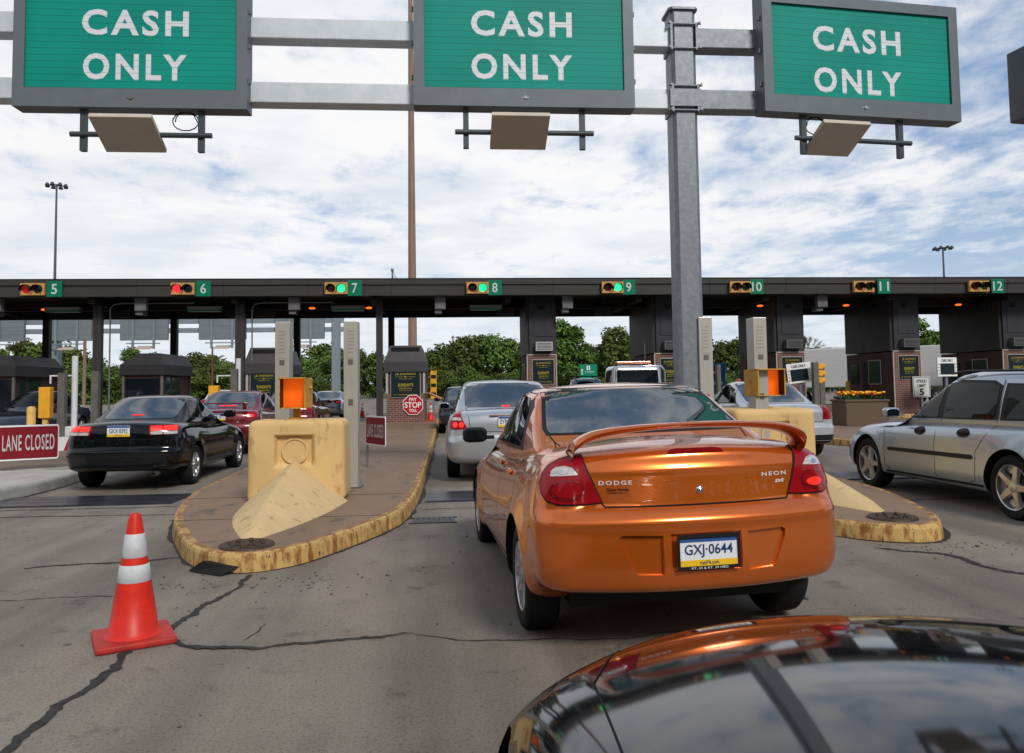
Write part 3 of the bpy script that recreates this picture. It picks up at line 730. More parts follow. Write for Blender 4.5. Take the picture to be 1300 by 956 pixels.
cone('large orange cone with two white bands standing on the open pavement', (-1.78, 4.72, .002), R(26), 1.0)
cone('tiny orange cone standing far off on the curving exit road', (-4.23, 40.3, .0), R(10), 1.0)
cone('orange cone against the booth with the pay toll sign', (-.62, 31.0, .15), 0, 1.0)

# ------------------------------------------------------------------ cars
def metal_paint(name, c, c2, metal=.55, rough=.32):
    m = bpy.data.materials.new(name); m.use_nodes = True; t = m.node_tree; b = t.nodes['Principled BSDF']
    b.inputs['Metallic'].default_value = metal; b.inputs['Roughness'].default_value = rough; b.inputs['Coat Weight'].default_value = 1.0; b.inputs['Coat Roughness'].default_value = .03
    tcn = t.nodes.new('ShaderNodeTexCoord'); n = t.nodes.new('ShaderNodeTexNoise'); n.inputs['Scale'].default_value = 1.6; n.inputs['Detail'].default_value = 2; n.inputs['Roughness'].default_value = .7
    t.links.new(tcn.outputs['Object'], n.inputs['Vector']); r = t.nodes.new('ShaderNodeValToRGB'); r.color_ramp.elements[0].position = .35; r.color_ramp.elements[1].position = .6
    r.color_ramp.elements[0].color = (*c2, 1); r.color_ramp.elements[1].color = (*c, 1); t.links.new(n.outputs['Fac'], r.inputs[0]); t.links.new(r.outputs[0], b.inputs['Base Color'])
    r2 = t.nodes.new('ShaderNodeMapRange'); r2.inputs['To Min'].default_value = rough*.9; r2.inputs['To Max'].default_value = rough*1.2; t.links.new(n.outputs['Fac'], r2.inputs[0]); t.links.new(r2.outputs[0], b.inputs['Roughness'])
    return m
M_BADGE = mat('badge_silver', (.72, .72, .70), .35, .3)
M_GLASSR = mat('reflective_glass', (.010, .018, .022), .01, spec=.8, ior=2.2)
P_ORANGE = metal_paint('orange_paint', (.68, .150, .015), (.65, .14, .014), .60, .24)
P_SILVER = metal_paint('silver_paint', (.50, .53, .57), (.46, .49, .53), .6, .3)
P_SILVER2 = metal_paint('silver_wagon_paint', (.38, .44, .51), (.35, .41, .48), .6, .28)
P_WHITEISH = metal_paint('pale_silver_paint', (.58, .60, .64), (.54, .56, .60), .45, .3)
P_BLACK = mat('black_paint', (.004, .0045, .006), .06, ior=1.5)
P_RED = metal_paint('maroon_paint', (.16, .008, .014), (.13, .006, .012), .3, .3)
P_DKBLUE = metal_paint('dark_blue_paint', (.02, .025, .04), (.015, .02, .03), .3, .3)
P_CHAMP = metal_paint('champagne_paint', (.36, .33, .29), (.33, .30, .27), .5, .3)
P_WHITE = metal_paint('white_paint', (.62, .63, .64), (.58, .59, .60), 0, .35)

def skin_text(sk_, name, body, x, z, w, h, m, parent, bold=.01, space=1.0, off=.004, shear=0):
    o = text(name, body, w, h, m, parent, (0, 0, 0), bold=bold, space=space, depth=0, shear=shear); o.rotation_euler = (0, 0, 0)
    for v in o.data.vertices: v.co = sk_.hit((x+v.co.x, .05, z+v.co.y), (0, 1, 0), off)
    return o
# --- orange sedan, the main subject
def neon_extra(p, q):
    x, y, z = p; xn, yn, zn = q
    if yn < -.5:
        k = sst(-.90, -.99, yn)
        ax_ = abs(x)
        d = .022*sst(.775, .80, z)*sst(.66, .58, ax_)-.007*math.exp(-((z-.972)/.018)**2)*sst(.6, .5, ax_)-.018*math.exp(-((z-.725)/.035)**2)*sst(.85, .75, ax_)
        p = [x, y+d*k, z]
    return p
def neon_cut(sk_):
    o = []
    for poly, dep in (([(.215, .662), (.425, .668), (.445, .655), (.44, .62), (.375, .475), (.355, .458), (.215, .452)], .020), ([(-.215, .662), (-.425, .668), (-.445, .655), (-.44, .62), (-.375, .475), (-.355, .458), (-.215, .452)], .020),
                      ([(-.195, .668), (.195, .668), (.195, .468), (-.195, .468)], .014)):
        n = len(poly); cx = sum(q[0] for q in poly)/n; cz = sum(q[1] for q in poly)/n
        back = []
        for x, z in poly:
            xx, zz = cx+(x-cx)*.93, cz+(z-cz)*.90; h_ = sk_.hit((xx, .05, zz), (0, 1, 0), 0); back.append((xx, h_.y+dep, zz))
        hc = sk_.hit((cx, .05, cz), (0, 1, 0), 0)
        fr = [(cx+(x-cx)*1.03, -.06, cz+(z-cz)*1.04) for x, z in poly]
        o.append((fr+back, [tuple(range(n)), tuple(reversed(range(n, 2*n)))]+[(i, i+n, (i+1) % n+n, (i+1) % n) for i in range(n)]))
        if poly[0][0] < 0 < 1 and poly[0][0] != -.195 or True:
            V_, F_ = o[-1]; bm = bmesh.new(); vs_ = [bm.verts.new(v) for v in V_]
            for f in F_: bm.faces.new([vs_[i] for i in f])
            bmesh.ops.triangulate(bm, faces=[f for f in bm.faces if len(f.verts) > 4]); bmesh.ops.recalc_face_normals(bm, faces=bm.faces); bm.verts.index_update()
            o[-1] = ([v.co[:] for v in bm.verts], [[v.index for v in f.verts] for f in bm.faces]); bm.free()
    return o
S = dict(cutters=neon_cut, L=4.35, W=1.70, axles=(.86, 3.50), wr=.305, tw=.19, rim=.205, spokes=10, n=(84, 90, 60), extra=neon_extra,
    zt=[(0, 1.075), (.14, 1.09), (.5, 1.115), (.85, 1.10), (1.4, 1.04), (2.4, .98), (2.9, .97), (3.5, .88), (4.1, .74), (4.35, .66)],
    zb=[(0, .345), (.35, .35), (.6, .22), (1.2, .19), (3.6, .19), (4.0, .2), (4.35, .25)],
    wp=[(0, .90), (.35, .985), (.86, 1.0), (2.0, .985), (3.5, .985), (4.0, .95), (4.35, .86)],
    side=[(0, .93), (.12, .985), (.3, 1.0), (.5, 1.0), (.65, .985), (.8, .955), (.92, .90), (1, .82)],
    rear=[(0, .07), (.08, .02), (.25, .0), (.50, .01), (.58, .03), (.62, .045), (.8, .055), (.95, .075), (1, .09)],
    front=[(0, .14), (.2, .03), (.5, 0), (.7, .08), (1, .4)], bow=.15, bowf=.40, crown=.055, r=(.15, .05, .10), flare=.022, gap=.05,
    cab=dict(rear=(.55, 1.38), front=(3.30, 2.35), w=(.755, .60), z=1.425, bow=.07, bowf=.25, cy=.045, cx=.035, r=(.17, .05, .22), tap=.04, pr=.85),
    glass=[('rear_window', [(-.605, 1.125), (.605, 1.125), (.61, 1.15), (.535, 1.36), (.50, 1.382), (-.50, 1.382), (-.535, 1.36), (-.61, 1.15)], 'rear'),
           ('front_side_window', [(1.92, 1.015), (3.02, 1.00), (2.88, 1.08), (2.42, 1.33), (2.0, 1.36), (1.88, 1.355)], 'side'),
           ('rear_side_window', [(1.30, 1.03), (1.84, 1.017), (1.80, 1.35), (1.58, 1.335), (1.43, 1.25)], 'side'),
           ('windshield', rr_(-.60, .60, 1.05, 1.36, .05), 'front')],
    patches=[('window_surround', [(1.22, 1.008), (3.12, .985), (2.95, 1.08), (2.44, 1.355), (1.95, 1.385), (1.55, 1.365), (1.38, 1.28)], 'side2', M_DARK, .003),
             ('window_seal', [(-.63, 1.115), (.63, 1.115), (.635, 1.15), (.555, 1.37), (.515, 1.397), (-.515, 1.397), (-.555, 1.37), (-.635, 1.15)], 'rear', M_DARK, .002)],
    seams=[([(-.615, 1.12), (-.60, 1.08), (-.585, 1.03), (-.50, .81), (-.488, .795), (.488, .795), (.50, .81), (.585, 1.03), (.60, 1.08), (.615, 1.12)], 'rear'),
           ([(1.88, 1.0), (1.90, .7), (1.87, .30), (2.8, .27), (2.98, .45), (3.03, .8), (3.06, .99)], 'side'), ([(1.88, .30), (1.32, .32), (1.17, .5), (1.05, .72), (1.08, 1.0)], 'side'),
           ],
    mirror=(2.72, 1.03), mirmat=M_DARK, handles=[(1.42, .86), (2.10, .86)])
car = thing('orange_sedan', 'metallic orange sedan with rear spoiler, the large car seen from behind', 'car', (1.305, 3.90, 0), R(3.1), ry=R(-1.0))
sk = build_car(car, S, P_ORANGE)
def rearpatch(nm, poly, m, off, parent=car, res=.025, mirror=False, diag=.0, ref=.12, skin=None):
    res_ = []
    for s in ((-1, 1) if mirror else (1,)):
        res_.append((skin or sk).patch(nm, [(s*x, z) for x, z in poly], (lambda x, z: (x, ref, z)), (-s*diag, 1, 0), m, parent, off=off, res=res))
    return res_
LAMP = [(.505, .820), (.60, .812), (.74, .815), (.80, .83), (.835, .87), (.845, .915), (.835, .955), (.80, .995), (.74, 1.025), (.68, 1.04), (.625, 1.047), (.61, 1.03), (.56, .93)]
def grow(P, d):
    c = Vector((sum(p[0] for p in P)/len(P), sum(p[1] for p in P)/len(P))); return [tuple(Vector(p)+(Vector(p)-c).normalized()*d) for p in P]
rearpatch('lamp_gasket', grow(LAMP, .010), M_DARK, .003, mirror=True, diag=.35)
la, lb = rearpatch('tail_lamp', LAMP, M_REDL, .009, mirror=True, diag=.35)
for s, par in ((-1, la), (1, lb)):
    for nm, poly, m, off in (('reverse_lens', [(.63, .957), (.78, .948), (.775, .975), (.75, .992), (.70, 1.0), (.66, .992)], M_CLEAR, .012),
                             ('brake_lens', ell(.69, .880, .095, .052), M_REDD, .0115), ('brake_lens', ell(.69, .884, .078, .040), M_REDL, .0135), ('reverse_lens', ell(.71, .97, .022, .012, 14), M_CHROME, .014)):
        sk.patch(nm, [(s*x, z) for x, z in poly], (lambda x, z: (x, .12, z)), (-s*.35, 1, 0), m, par, off=off, res=.02)
    if s > 0:
        sk.patch('lit_bulb', [(s*x, z) for x, z in ell(.68, .870, .050, .022)], (lambda x, z: (x, .12, z)), (-s*.35, 1, 0), mat('red_lens_glow', (.75, .03, .02), .2, emit=.35), par, off=.015, res=.02)
rearpatch('brake_light_strip', [(-.15, 1.050), (.15, 1.050), (.14, 1.068), (.10, 1.073), (-.10, 1.073), (-.14, 1.068)], M_REDD, .004)
def on_rear(x, z, off=.004): return sk.hit((x, .05, z), (0, 1, 0), off)
p = on_rear(0, .57, .008); plate(car, 0, p.y, .573, 'GXJ·0644')
skin_text(sk, 'badge', 'DODGE', -.43, .915, .165, .021, M_BADGE, car, bold=.02, space=1.3)
skin_text(sk, 'dealer_lettering', 'Glenn Honda', -.42, .882, .11, .017, M_SEAM, car)
skin_text(sk, 'dealer_lettering', 'HARRISBURG, PA', -.42, .865, .10, .008, M_SEAM, car)
skin_text(sk, 'badge', 'NEON', .425, .925, .15, .021, M_BADGE, car, bold=.02, space=1.3)
skin_text(sk, 'badge', 'sxt', .455, .888, .06, .020, M_BADGE, car, bold=.03, shear=.3)
b = MB(); p = on_rear(0.0, .865, .0); b.lathe([(.001, -.008), (.010, -.008), (.012, -.002), (.019, -.004), (.021, .004)], 24, axis='y', M=Matrix.Translation((0, p.y-.002, .865))); b.build('boot_lock', M_CHROME, car)
# spoiler: a flattened bar arching over the deck on two swept feet
b = MB(); path = [(-.635, .24, 1.05), (-.63, .21, 1.085), (-.60, .17, 1.12), (-.52, .145, 1.157), (-.40, .115, 1.178), (-.2, .09, 1.192), (0, .08, 1.196), (.2, .09, 1.192), (.40, .115, 1.178), (.52, .145, 1.157), (.60, .17, 1.12), (.63, .21, 1.085), (.635, .24, 1.05)]
fx = [sm([(i, q[a]) for i, q in enumerate(path)]) for a in range(3)]; n = 60; vs = []; nk = 14
for i in range(n+1):
    u = i/n*(len(path)-1); c = Vector([f(u) for f in fx]); e = abs(c.x)/.655
    ch = lerp(.072, .11, e**3); th = lerp(.017, .034, e**3)
    for k in range(nk):
        a = 2*math.pi*k/nk; cy, cz = math.cos(a)*ch, math.sin(a)*th
        vs.append((c.x, c.y+cy+.03, c.z+cz-.10*cy-.25*e*cy*0))
b.add(vs, [(i*nk+k, i*nk+(k+1) % nk, (i+1)*nk+(k+1) % nk, (i+1)*nk+k) for i in range(n) for k in range(nk)], 0, True)
b.build('spoiler', P_ORANGE, car, sharp=60)
b = MB(); b.box(-.62, .62, .40, 3.9, .23, .33); b.box(-.78, .78, 1.25, 3.1, .19, .25); b.build('underbody', M_DARK, car)
b = MB(); V3, F3 = rbox(8, 4, 6, (.5, .5, .5)); b.add([(x*.10, 2.78+y*.01-.25, 1.30+z*.03) for x, y, z in V3], F3, 0, True); 

# --- generic sedan spec for the others
def sedan(L=4.6, W=1.75, H=1.45, deck=1.0, ax=(1.05, 3.7), wr=.32, hatch=False, **k):
    hood = k.get('hood', .93)
    zt = [(0, deck-.03), (.15, deck), (.6, deck+.02), (1.0, deck), (1.8, deck-.05), (L*.62, hood+.02), (L*.68, hood), (L-.7, hood-.10), (L-.2, hood-.22), (L, hood-.30)]
    rb = k.get('rb', .75); rt_ = k.get('rt', 1.35); wbf = k.get('fb', L*.70); wtf = k.get('ft', L*.51); hw = W/2
    wb, wt = hw-.10, hw-.28
    zr = H; g0, g1 = deck+.03, H-.10
    d = dict(L=L, W=W, axles=ax, wr=wr, zt=zt, n=(30, 64, 26), r=(.16, .07, .16), flare=.015, gap=.05, rim=wr*.64,
        zb=[(0, .30), (.5, .26), (L*.3, .2), (L*.7, .2), (L, .24)],
        rear=k.get('rear', [(0, .08), (.12, .01), (.45, 0), (.52, .05), (.8, .07), (1, .13)]),
        cab=dict(rear=(rb-.15, rt_), front=(wbf, wtf), w=(wb, wt), z=zr, bow=.10, bowf=.25, cy=.05, cx=.03, tap=.05, pr=k.get('pr', .85), r=(.20, .07, .28)),
        glass=[('rear_window', rr_(-wt+.02, wt-.02, g0-.0, g1+.045, .05), 'rear'), ('windshield', rr_(-wt+.0, wt-.0, deck+.02, g1+.03, .05), 'front')]+k.get('win', []),
        patches=k.get('patches', []), seams=k.get('seams', []), mirror=k.get('mirror', (wbf-.45, deck+.03)), handles=k.get('handles', []), spokes=k.get('spokes', 5))
    if 'mirmat' in k: d['mirmat'] = k['mirmat']
    if 'handmat' in k: d['handmat'] = k['handmat']
    for key in ('crown', 'wp', 'side', 'extra', 'bow', 'tw', 'bowf', 'front', 'rimmat'):
        if key in k: d[key] = k[key]
    if 'zt' in k: d['zt'] = k['zt']
    if 'n' in k: d['n'] = k['n']
    if 'cab' in k: d['cab'].update(k['cab'])
    if 'rim' in k: d['rim'] = k['rim']
    return d
def side_windows(rb, rt_, fb, ft, z0, z1, post, quarter=None):
    """rear and front side glass between rear base/top and front base/top"""
    f = lambda a, b, t: lerp(a, b, t)
    w = [('rear_side_window', [(rb, z0), (post-.03, z0-.01), (post-.06, z1), (rt_, z1-.015), (lerp(rb, rt_, .5)-.02, lerp(z0, z1, .62))], 'side'),
         ('front_side_window', [(post+.03, z0-.01), (fb, z0-.02), (fb-.10, z0+.05), (lerp(fb, ft, .6), lerp(z0, z1, .65)), (ft, z1-.01), (post, z1)], 'side')]
    return w

# --- silver sedan ahead in lane 8
W8 = [('window_surround', [(1.0, 1.03), (3.55, 1.0), (3.4, 1.1), (2.75, 1.43), (2.2, 1.47), (1.6, 1.455), (1.15, 1.22)], 'side2', M_DARK, .003)]
S = sedan(L=5.0, W=1.87, H=1.53, deck=1.07, hood=1.0, ax=(1.15, 4.0), wr=.33, rb=.75, rt=1.35, win=side_windows(1.08, 1.55, 3.45, 2.7, 1.05, 1.44, 2.3), patches=W8,
    seams=[([(-.62, 1.10), (-.60, 1.05), (-.56, .80), (-.50, .76), (.50, .76), (.56, .80), (.60, 1.05), (.62, 1.10)], 'rear'), ([(2.25, 1.0), (2.25, .3), (3.3, .3), (3.45, .99)], 'side')], handles=[(1.7, .92), (2.5, .92)], mirror=(3.05, 1.08))
c8 = thing('silver_sedan', 'bright silver sedan with lit tail lamps just ahead of the orange car', 'car', (.905, 11.5, 0), R(-1.0))
s8 = build_car(c8, S, P_SILVER)
tl = [(.60, .80), (.90, .79), (.915, .88), (.86, 1.03), (.80, 1.065), (.76, 1.05)]
for s in (-1, 1):
    o = s8.patch('tail_lamp', [(s*x, z) for x, z in tl], (lambda x, z: (x, .12, z)), (-s*.3, 1, 0), M_REDL, c8, off=.008, res=.03)
    for cx in (.70, .80): s8.patch('brake_lens', ell(s*cx, .86, .042, .040, 14), (lambda x, z: (x, .12, z)), (-s*.3, 1, 0), M_REDLIT, o, off=.011, res=.03)
    s8.patch('reverse_lens', [(s*x, z) for x, z in ((.70, .925), (.88, .925), (.86, .965), (.73, .965))], (lambda x, z: (x, .12, z)), (-s*.3, 1, 0), M_CLEAR, o, off=.011, res=.03)
s8.patch('brake_light_strip', rr_(-.07, .07, 1.10, 1.125, .01), *REAR, M_REDLIT, c8, off=.007)
plate(c8, 0, s8.hit((0, .05, .88), (0, 1, 0), .02).y, .90, 'EYR·4416', frame=False)
b = MB(); b.box(-.28, .28, s8.hit((0, .05, .98), (0, 1, 0), .02).y-.005, s8.hit((0, .05, .98), (0, 1, 0), .02).y+.03, .985, 1.01, b=.006); b.build('boot_trim', M_CHROME, c8)

# --- black coupe, lane 6/7
S = sedan(L=4.40, W=1.64, H=1.36, deck=.98, hood=.90, ax=(.93, 3.52), wr=.300, rb=.62, rt=1.30, fb=3.05, ft=2.25,
    win=[('rear_side_window', [(1.05, 1.02), (1.52, 1.0), (1.62, 1.26), (1.42, 1.27), (1.22, 1.17)], 'side'), ('front_side_window', [(1.62, 1.0), (2.92, .975), (2.82, 1.03), (2.32, 1.25), (2.0, 1.285), (1.70, 1.28)], 'side')],
    patches=[('window_surround', [(.98, 1.0), (3.0, .96), (2.86, 1.05), (2.34, 1.275), (2.0, 1.31), (1.40, 1.295), (1.14, 1.18)], 'side2', M_DARK, .003), ('body_moulding', [(1.35, .565), (3.05, .555), (3.05, .58), (1.35, .595)], 'side2', M_DARK, .010),
             ('bumper_strip', [(-.80, .50), (.80, .50), (.80, .515), (-.80, .515)], 'rear', M_DARK, .006)],
    seams=[([(-.62, 1.0), (-.60, .96), (-.56, .74), (.56, .74), (.60, .96), (.62, 1.0)], 'rear'), ([(1.58, 1.0), (1.56, .3), (2.95, .27), (3.03, .55), (3.0, .96)], 'side')], handles=[(1.78, .84)], mirror=(2.55, 1.02), spokes=7,
    rear=[(0, .08), (.1, .01), (.42, 0), (.50, .05), (.8, .06), (1, .12)], n=(44, 70, 34))
c6 = thing('black_coupe', 'glossy black coupe with lit tail lamps waiting behind the maroon sedan', 'car', (-4.62, 11.55, 0), R(0.3))
s6 = build_car(c6, S, P_BLACK)
for s in (-1, 1):
    o = s6.patch('tail_lamp', [(s*x, z) for x, z in ((.40, .80), (.80, .80), (.82, .93), (.40, .93))], (lambda x, z: (x, .10, z)), (-s*.35, 1, 0), M_REDL, c6, off=.008, res=.03)
    for a, b2 in ((.42, .585), (.60, .79)):
        s6.patch('brake_lens', [(s*x, z) for x, z in rr_(a, b2, .855, .92, .01, 2)], (lambda x, z: (x, .10, z)), (-s*.35, 1, 0), M_REDLIT, o, off=.011, res=.03)
        s6.patch('reverse_lens', [(s*x, z) for x, z in rr_(a, b2, .805, .845, .01, 2)], (lambda x, z: (x, .10, z)), (-s*.35, 1, 0), M_CLEAR, o, off=.011, res=.03)
yy = s6.hit((0, .05, .86), (0, 1, 0), .012).y; plate(c6, 0, yy, .86, 'GKX·8392', frame=False)
text('badge', 'EX', .10, .025, M_CHROME, c6, (.42, s6.hit((.42, .05, .965), (0, 1, 0), .004).y, .955), bold=.01)
b = MB(); hy = s6.hit((0, .05, .965), (0, 1, 0), .004).y
for a in ((-.030, -.020, .945, .985), (.020, .030, .945, .985), (-.022, .022, .961, .968)): b.box(a[0], a[1], hy-.006, hy, a[2], a[3])
b.build('emblem', M_CHROME, c6)
b = MB(); b.tube([(.50, .2, .25), (.50, .0, .25)], .03, 12, 0, cap=False); b.build('exhaust_pipe', M_RIM, c6)
s6.patch('brake_light_strip', rr_(-.12, .06, 1.05, 1.07, .005), *REAR, mat('red_glow_dim', (.6, .02, .02), .3, emit=.5), c6, off=.008)

# --- maroon sedans
def simple_car(name, label, x, y, rz, paint, lit=True, H=1.40, W=1.72, L=4.5, spoiler=False, deck=1.0, group=None):
    hh = H-1.40
    S = sedan(L=L, W=W, H=H, deck=deck, hood=.92, ax=(.95, L-.92), wr=.31, rb=.65, rt=1.3, n=(20, 44, 18),
        win=side_windows(1.05, 1.45, 3.1, 2.4, deck+.02, H-.09, 2.0), patches=[('window_surround', [(1.0, deck), (3.2, deck-.02), (3.05, deck+.06), (2.45, H-.075), (2.0, H-.055), (1.45, H-.065), (1.12, deck+.2)], 'side2', M_DARK, .003)],
        seams=[([(-.60, deck), (-.55, .76), (.55, .76), (.60, deck)], 'rear')], mirror=(2.7, deck+.03))
    c = thing(name, label, 'car', (x, y, 0), rz, group=group); s_ = build_car(c, S, paint)
    h2 = W/2
    for s in (-1, 1):
        o = s_.patch('tail_lamp', [(s*q, z) for q, z in ((h2-.33, .79), (h2-.02, .80), (h2-.0, .90), (h2-.06, .96), (h2-.30, .95))], (lambda q, z: (q, .10, z)), (-s*.4, 1, 0), M_REDL, c, off=.008, res=.04)
        if lit: s_.patch('brake_lens', ell(s*(h2-.17), .865, .09, .035, 14), (lambda q, z: (q, .10, z)), (-s*.4, 1, 0), M_REDLIT, o, off=.012, res=.04)
    plate(c, 0, s_.hit((0, .05, .84), (0, 1, 0), .012).y, .85, 'GLB·2071', frame=False)
    if spoiler:
        b = MB(); b.box(-.58, .58, .02, .16, 1.13, 1.16, b=.012); b.box(-.60, -.52, .05, .2, 1.0, 1.15, b=.01); b.box(.52, .60, .05, .2, 1.0, 1.15, b=.01); b.build('spoiler', paint, c)
        s_.patch('brake_light_strip', rr_(-.2, .2, 1.06, 1.085, .005), *REAR, M_REDLIT, c, off=.01)
    return c, s_
simple_car('maroon_sedan', 'maroon sedan with a rear spoiler in front of the black coupe', -4.95, 17.6, R(-.5), P_RED, spoiler=True, H=1.42)
simple_car('maroon_sedan', 'second maroon sedan, mostly hidden behind the amber lamp', -4.72, 23.4, 0, P_RED, lit=False, H=1.44)
simple_car('silver_sedan', 'small silver sedan far ahead between barrier lamp and steel column', -5.55, 36.0, R(-3), P_SILVER, H=1.36)
simple_car('dark_sedan', 'dark sedan at the pay toll booth, with an arm out of its window', .60, 24.2, 0, P_DKBLUE, H=1.46)
simple_car('dark_blue_car', 'dark blue car seen between the posts beside the lane closed sign', -12.9, 28.4, R(178), P_DKBLUE, lit=False, H=1.5)
simple_car('champagne_sedan', 'beige sedan beyond the far booths in front of the red truck', 17.9, 39.0, R(70), P_CHAMP, lit=False, H=1.46)
simple_car('pale_car', 'small pale car beyond the lanes behind the black coupe roof', -13.1, 46.0, R(4), P_WHITEISH, lit=False, H=1.5)

# --- pale silver sedan in lane 9, right side
S = sedan(L=4.70, W=1.75, H=1.47, deck=1.02, hood=.95, ax=(1.02, 3.72), wr=.31, rb=.62, rt=1.40, n=(40, 64, 34), rear=[(0, .08), (.1, .01), (.45, 0), (.52, .06), (.8, .06), (1, .12)],
    win=[('rear_side_window', [(1.42, 1.04), (2.12, 1.03), (2.10, 1.375), (1.75, 1.37), (1.52, 1.28)], 'side'), ('quarter_window', [(1.10, 1.06), (1.36, 1.045), (1.46, 1.26), (1.30, 1.24)], 'side'),
         ('front_side_window', [(2.20, 1.03), (3.30, 1.01), (3.18, 1.08), (2.72, 1.34), (2.4, 1.38), (2.17, 1.38)], 'side')],
    patches=[('window_surround', [(1.03, 1.03), (3.38, .99), (3.24, 1.08), (2.74, 1.365), (2.3, 1.405), (1.70, 1.395), (1.30, 1.28)], 'side2', M_DARK, .003),
             ('lower_bumper', [(-.88, .20), (.88, .20), (.88, .46), (-.88, .46)], 'rear', M_DARK, .004)],
    seams=[([(-.60, 1.03), (-.58, .70), (.58, .70), (.60, 1.03)], 'rear'), ([(2.15, 1.0), (2.15, .3), (3.2, .3), (3.3, .99)], 'side')], handles=[(1.65, .86), (2.4, .86)], mirror=(2.95, 1.06))
c9 = thing('pale_silver_sedan', 'pale silver sedan behind the yellow barrier on the right of the orange car', 'car', (6.30, 13.9, 0), R(-2.0))
s9 = build_car(c9, S, P_WHITEISH)
for s in (-1, 1):
    s9.patch('tail_lamp', [(s*x, z) for x, z in ((.60, .74), (.86, .74), (.87, .90), (.85, 1.0), (.62, 1.0))], (lambda x, z: (x, .10, z)), (-s*.4, 1, 0), M_REDL, c9, off=.008, res=.03)
b = MB(); ey = s9.hit((0, .05, .90), (0, 1, 0), .006).y; b.lathe([(.055, -.004), (.060, -.007), (.065, -.004)], 28, axis='y', M=Matrix.Translation((0, ey, .935)))
b.build('emblem', mat('emblem_blue', (.12, .18, .35), .3, .6), c9); text('emblem', 'VW', .075, .07, mat('emblem_blue', (.12, .18, .35), .3, .6), c9, (0, ey-.004, .935), bold=.01)
plate(c9, 0, s9.hit((0, .05, .60), (0, 1, 0), .02).y, .80, 'FBT·5290', frame=False)

# --- silver wagon on the right
W_ = 1.79
S = sedan(L=4.80, W=W_, H=1.54, deck=.98, hood=.93, ax=(1.05, 3.75), wr=.325, rb=.12, rt=.42, fb=3.42, ft=2.45, n=(36, 96, 40), pr=1.0, tw=.215, rim=.235,
    zt=[(0, .96), (.3, .98), (1.5, .97), (3.0, .93), (3.4, .92), (4.1, .84), (4.6, .70), (4.8, .60)], side=[(0, .91), (.1, .97), (.3, 1), (.55, 1.0), (.75, .985), (.9, .955), (1, .90)],
    wp=[(0, .92), (.5, .985), (1.2, 1), (3.4, 1), (4.2, .965), (4.6, .90), (4.8, .80)], bowf=.45,
    cab=dict(cy=.06, peak=-.05, w=(W_/2-.095, W_/2-.29), tap=.03),
    win=[('rear_side_window', [(1.42, 1.00), (2.26, .985), (2.24, 1.385), (1.52, 1.375), (1.40, 1.34), (1.37, 1.05)], 'side'), ('cargo_window', [(.45, 1.02), (1.26, 1.005), (1.25, 1.355), (.72, 1.34)], 'side'),
         ('front_side_window', [(2.36, .985), (3.44, .965), (3.34, 1.01), (2.86, 1.30), (2.66, 1.375), (2.33, 1.39)], 'side')],
    patches=[('window_surround', [(.38, 1.0), (1.30, .985), (1.31, 1.375), (.68, 1.36)], 'side2', M_DARK, .003), ('window_surround', [(1.34, .985), (3.56, .945), (3.42, 1.01), (2.90, 1.325), (2.68, 1.405), (2.2, 1.42), (1.5, 1.405), (1.36, 1.35)], 'side2', M_DARK, .003),
             ('body_moulding', [(1.62, .555), (3.20, .535), (3.23, .555), (3.20, .580), (1.62, .605), (1.60, .58)], 'side2', M_DARK, .013),
             ('sill_trim', [(1.45, .275), (3.30, .26), (3.30, .285), (1.45, .30)], 'side2', M_DARK, .008),
             ('bumper_strip', [(-.70, .50), (.70, .50), (.70, .55), (-.70, .55)], 'front', M_DARK, .008), ('headlamp', [(.45, .62), (.80, .60), (.84, .68), (.78, .76), (.50, .73)], 'fdiag2', M_CLEAR, .008)],
    seams=[([(2.28, .98), (2.26, .30)], 'side'), ([(3.42, .95), (3.32, .75), (3.30, .35), (3.2, .30)], 'side'), ([(1.34, 1.40), (1.32, 1.0), (1.40, .85), (1.55, .65), (1.58, .33), (1.7, .30)], 'side'),
           ([(3.42, .93), (3.9, .875), (4.35, .78)], 'side'), ([(1.36, 1.42), (1.33, 1.0)], 'side')],
    mirror=(3.02, 1.02), handmat=M_DARK)
cw = thing('silver_wagon', 'silver station wagon seen from its side at the right edge', 'car', (6.545, 6.52, 0), R(0.2))
sw = build_car(cw, S, P_SILVER2)
for hy, hz in ((1.78, .83), (2.58, .815)):
    for s in (-1, 1):
        o = sw.patch('door_handle', ell(hy, hz, .105, .048), (lambda y, z, s=s: (s*1.0, y, z)), (-s, 0, 0), M_DARK, cw, off=.008, res=.03)
        b = MB(); p = sw.hit((s, hy, hz), (-s, 0, 0), .014); V3, F3 = rbox(6, 8, 6, (.7, .5, .7)); b.add([(p.x+x*.012, p.y+y*.085, p.z+z*.020) for x, y, z in V3], F3, 0, True); b.build('grip', M_DARK, o)
for s in (-1, 1):
    sw.patch('side_repeater', ell(3.50, .755, .018, .012, 12), (lambda y, z, s=s: (s*1.0, y, z)), (-s, 0, 0), M_CLEAR, cw, off=.006, res=.02)
    sw.patch('tail_lamp', [(s*x, z) for x, z in ((.62, .66), (.86, .66), (.87, .90), (.66, .93))], (lambda x, z: (x, .10, z)), (-s*.4, 1, 0), M_REDL, cw, off=.008, res=.03)
b = MB()
for s in (-1, 1): b.tube([(s*.59, .7, 1.455), (s*.60, .8, 1.50), (s*.61, 2.0, 1.515), (s*.60, 2.3, 1.49)], .013, 8)
b.build('roof_rail', M_DARK, cw)

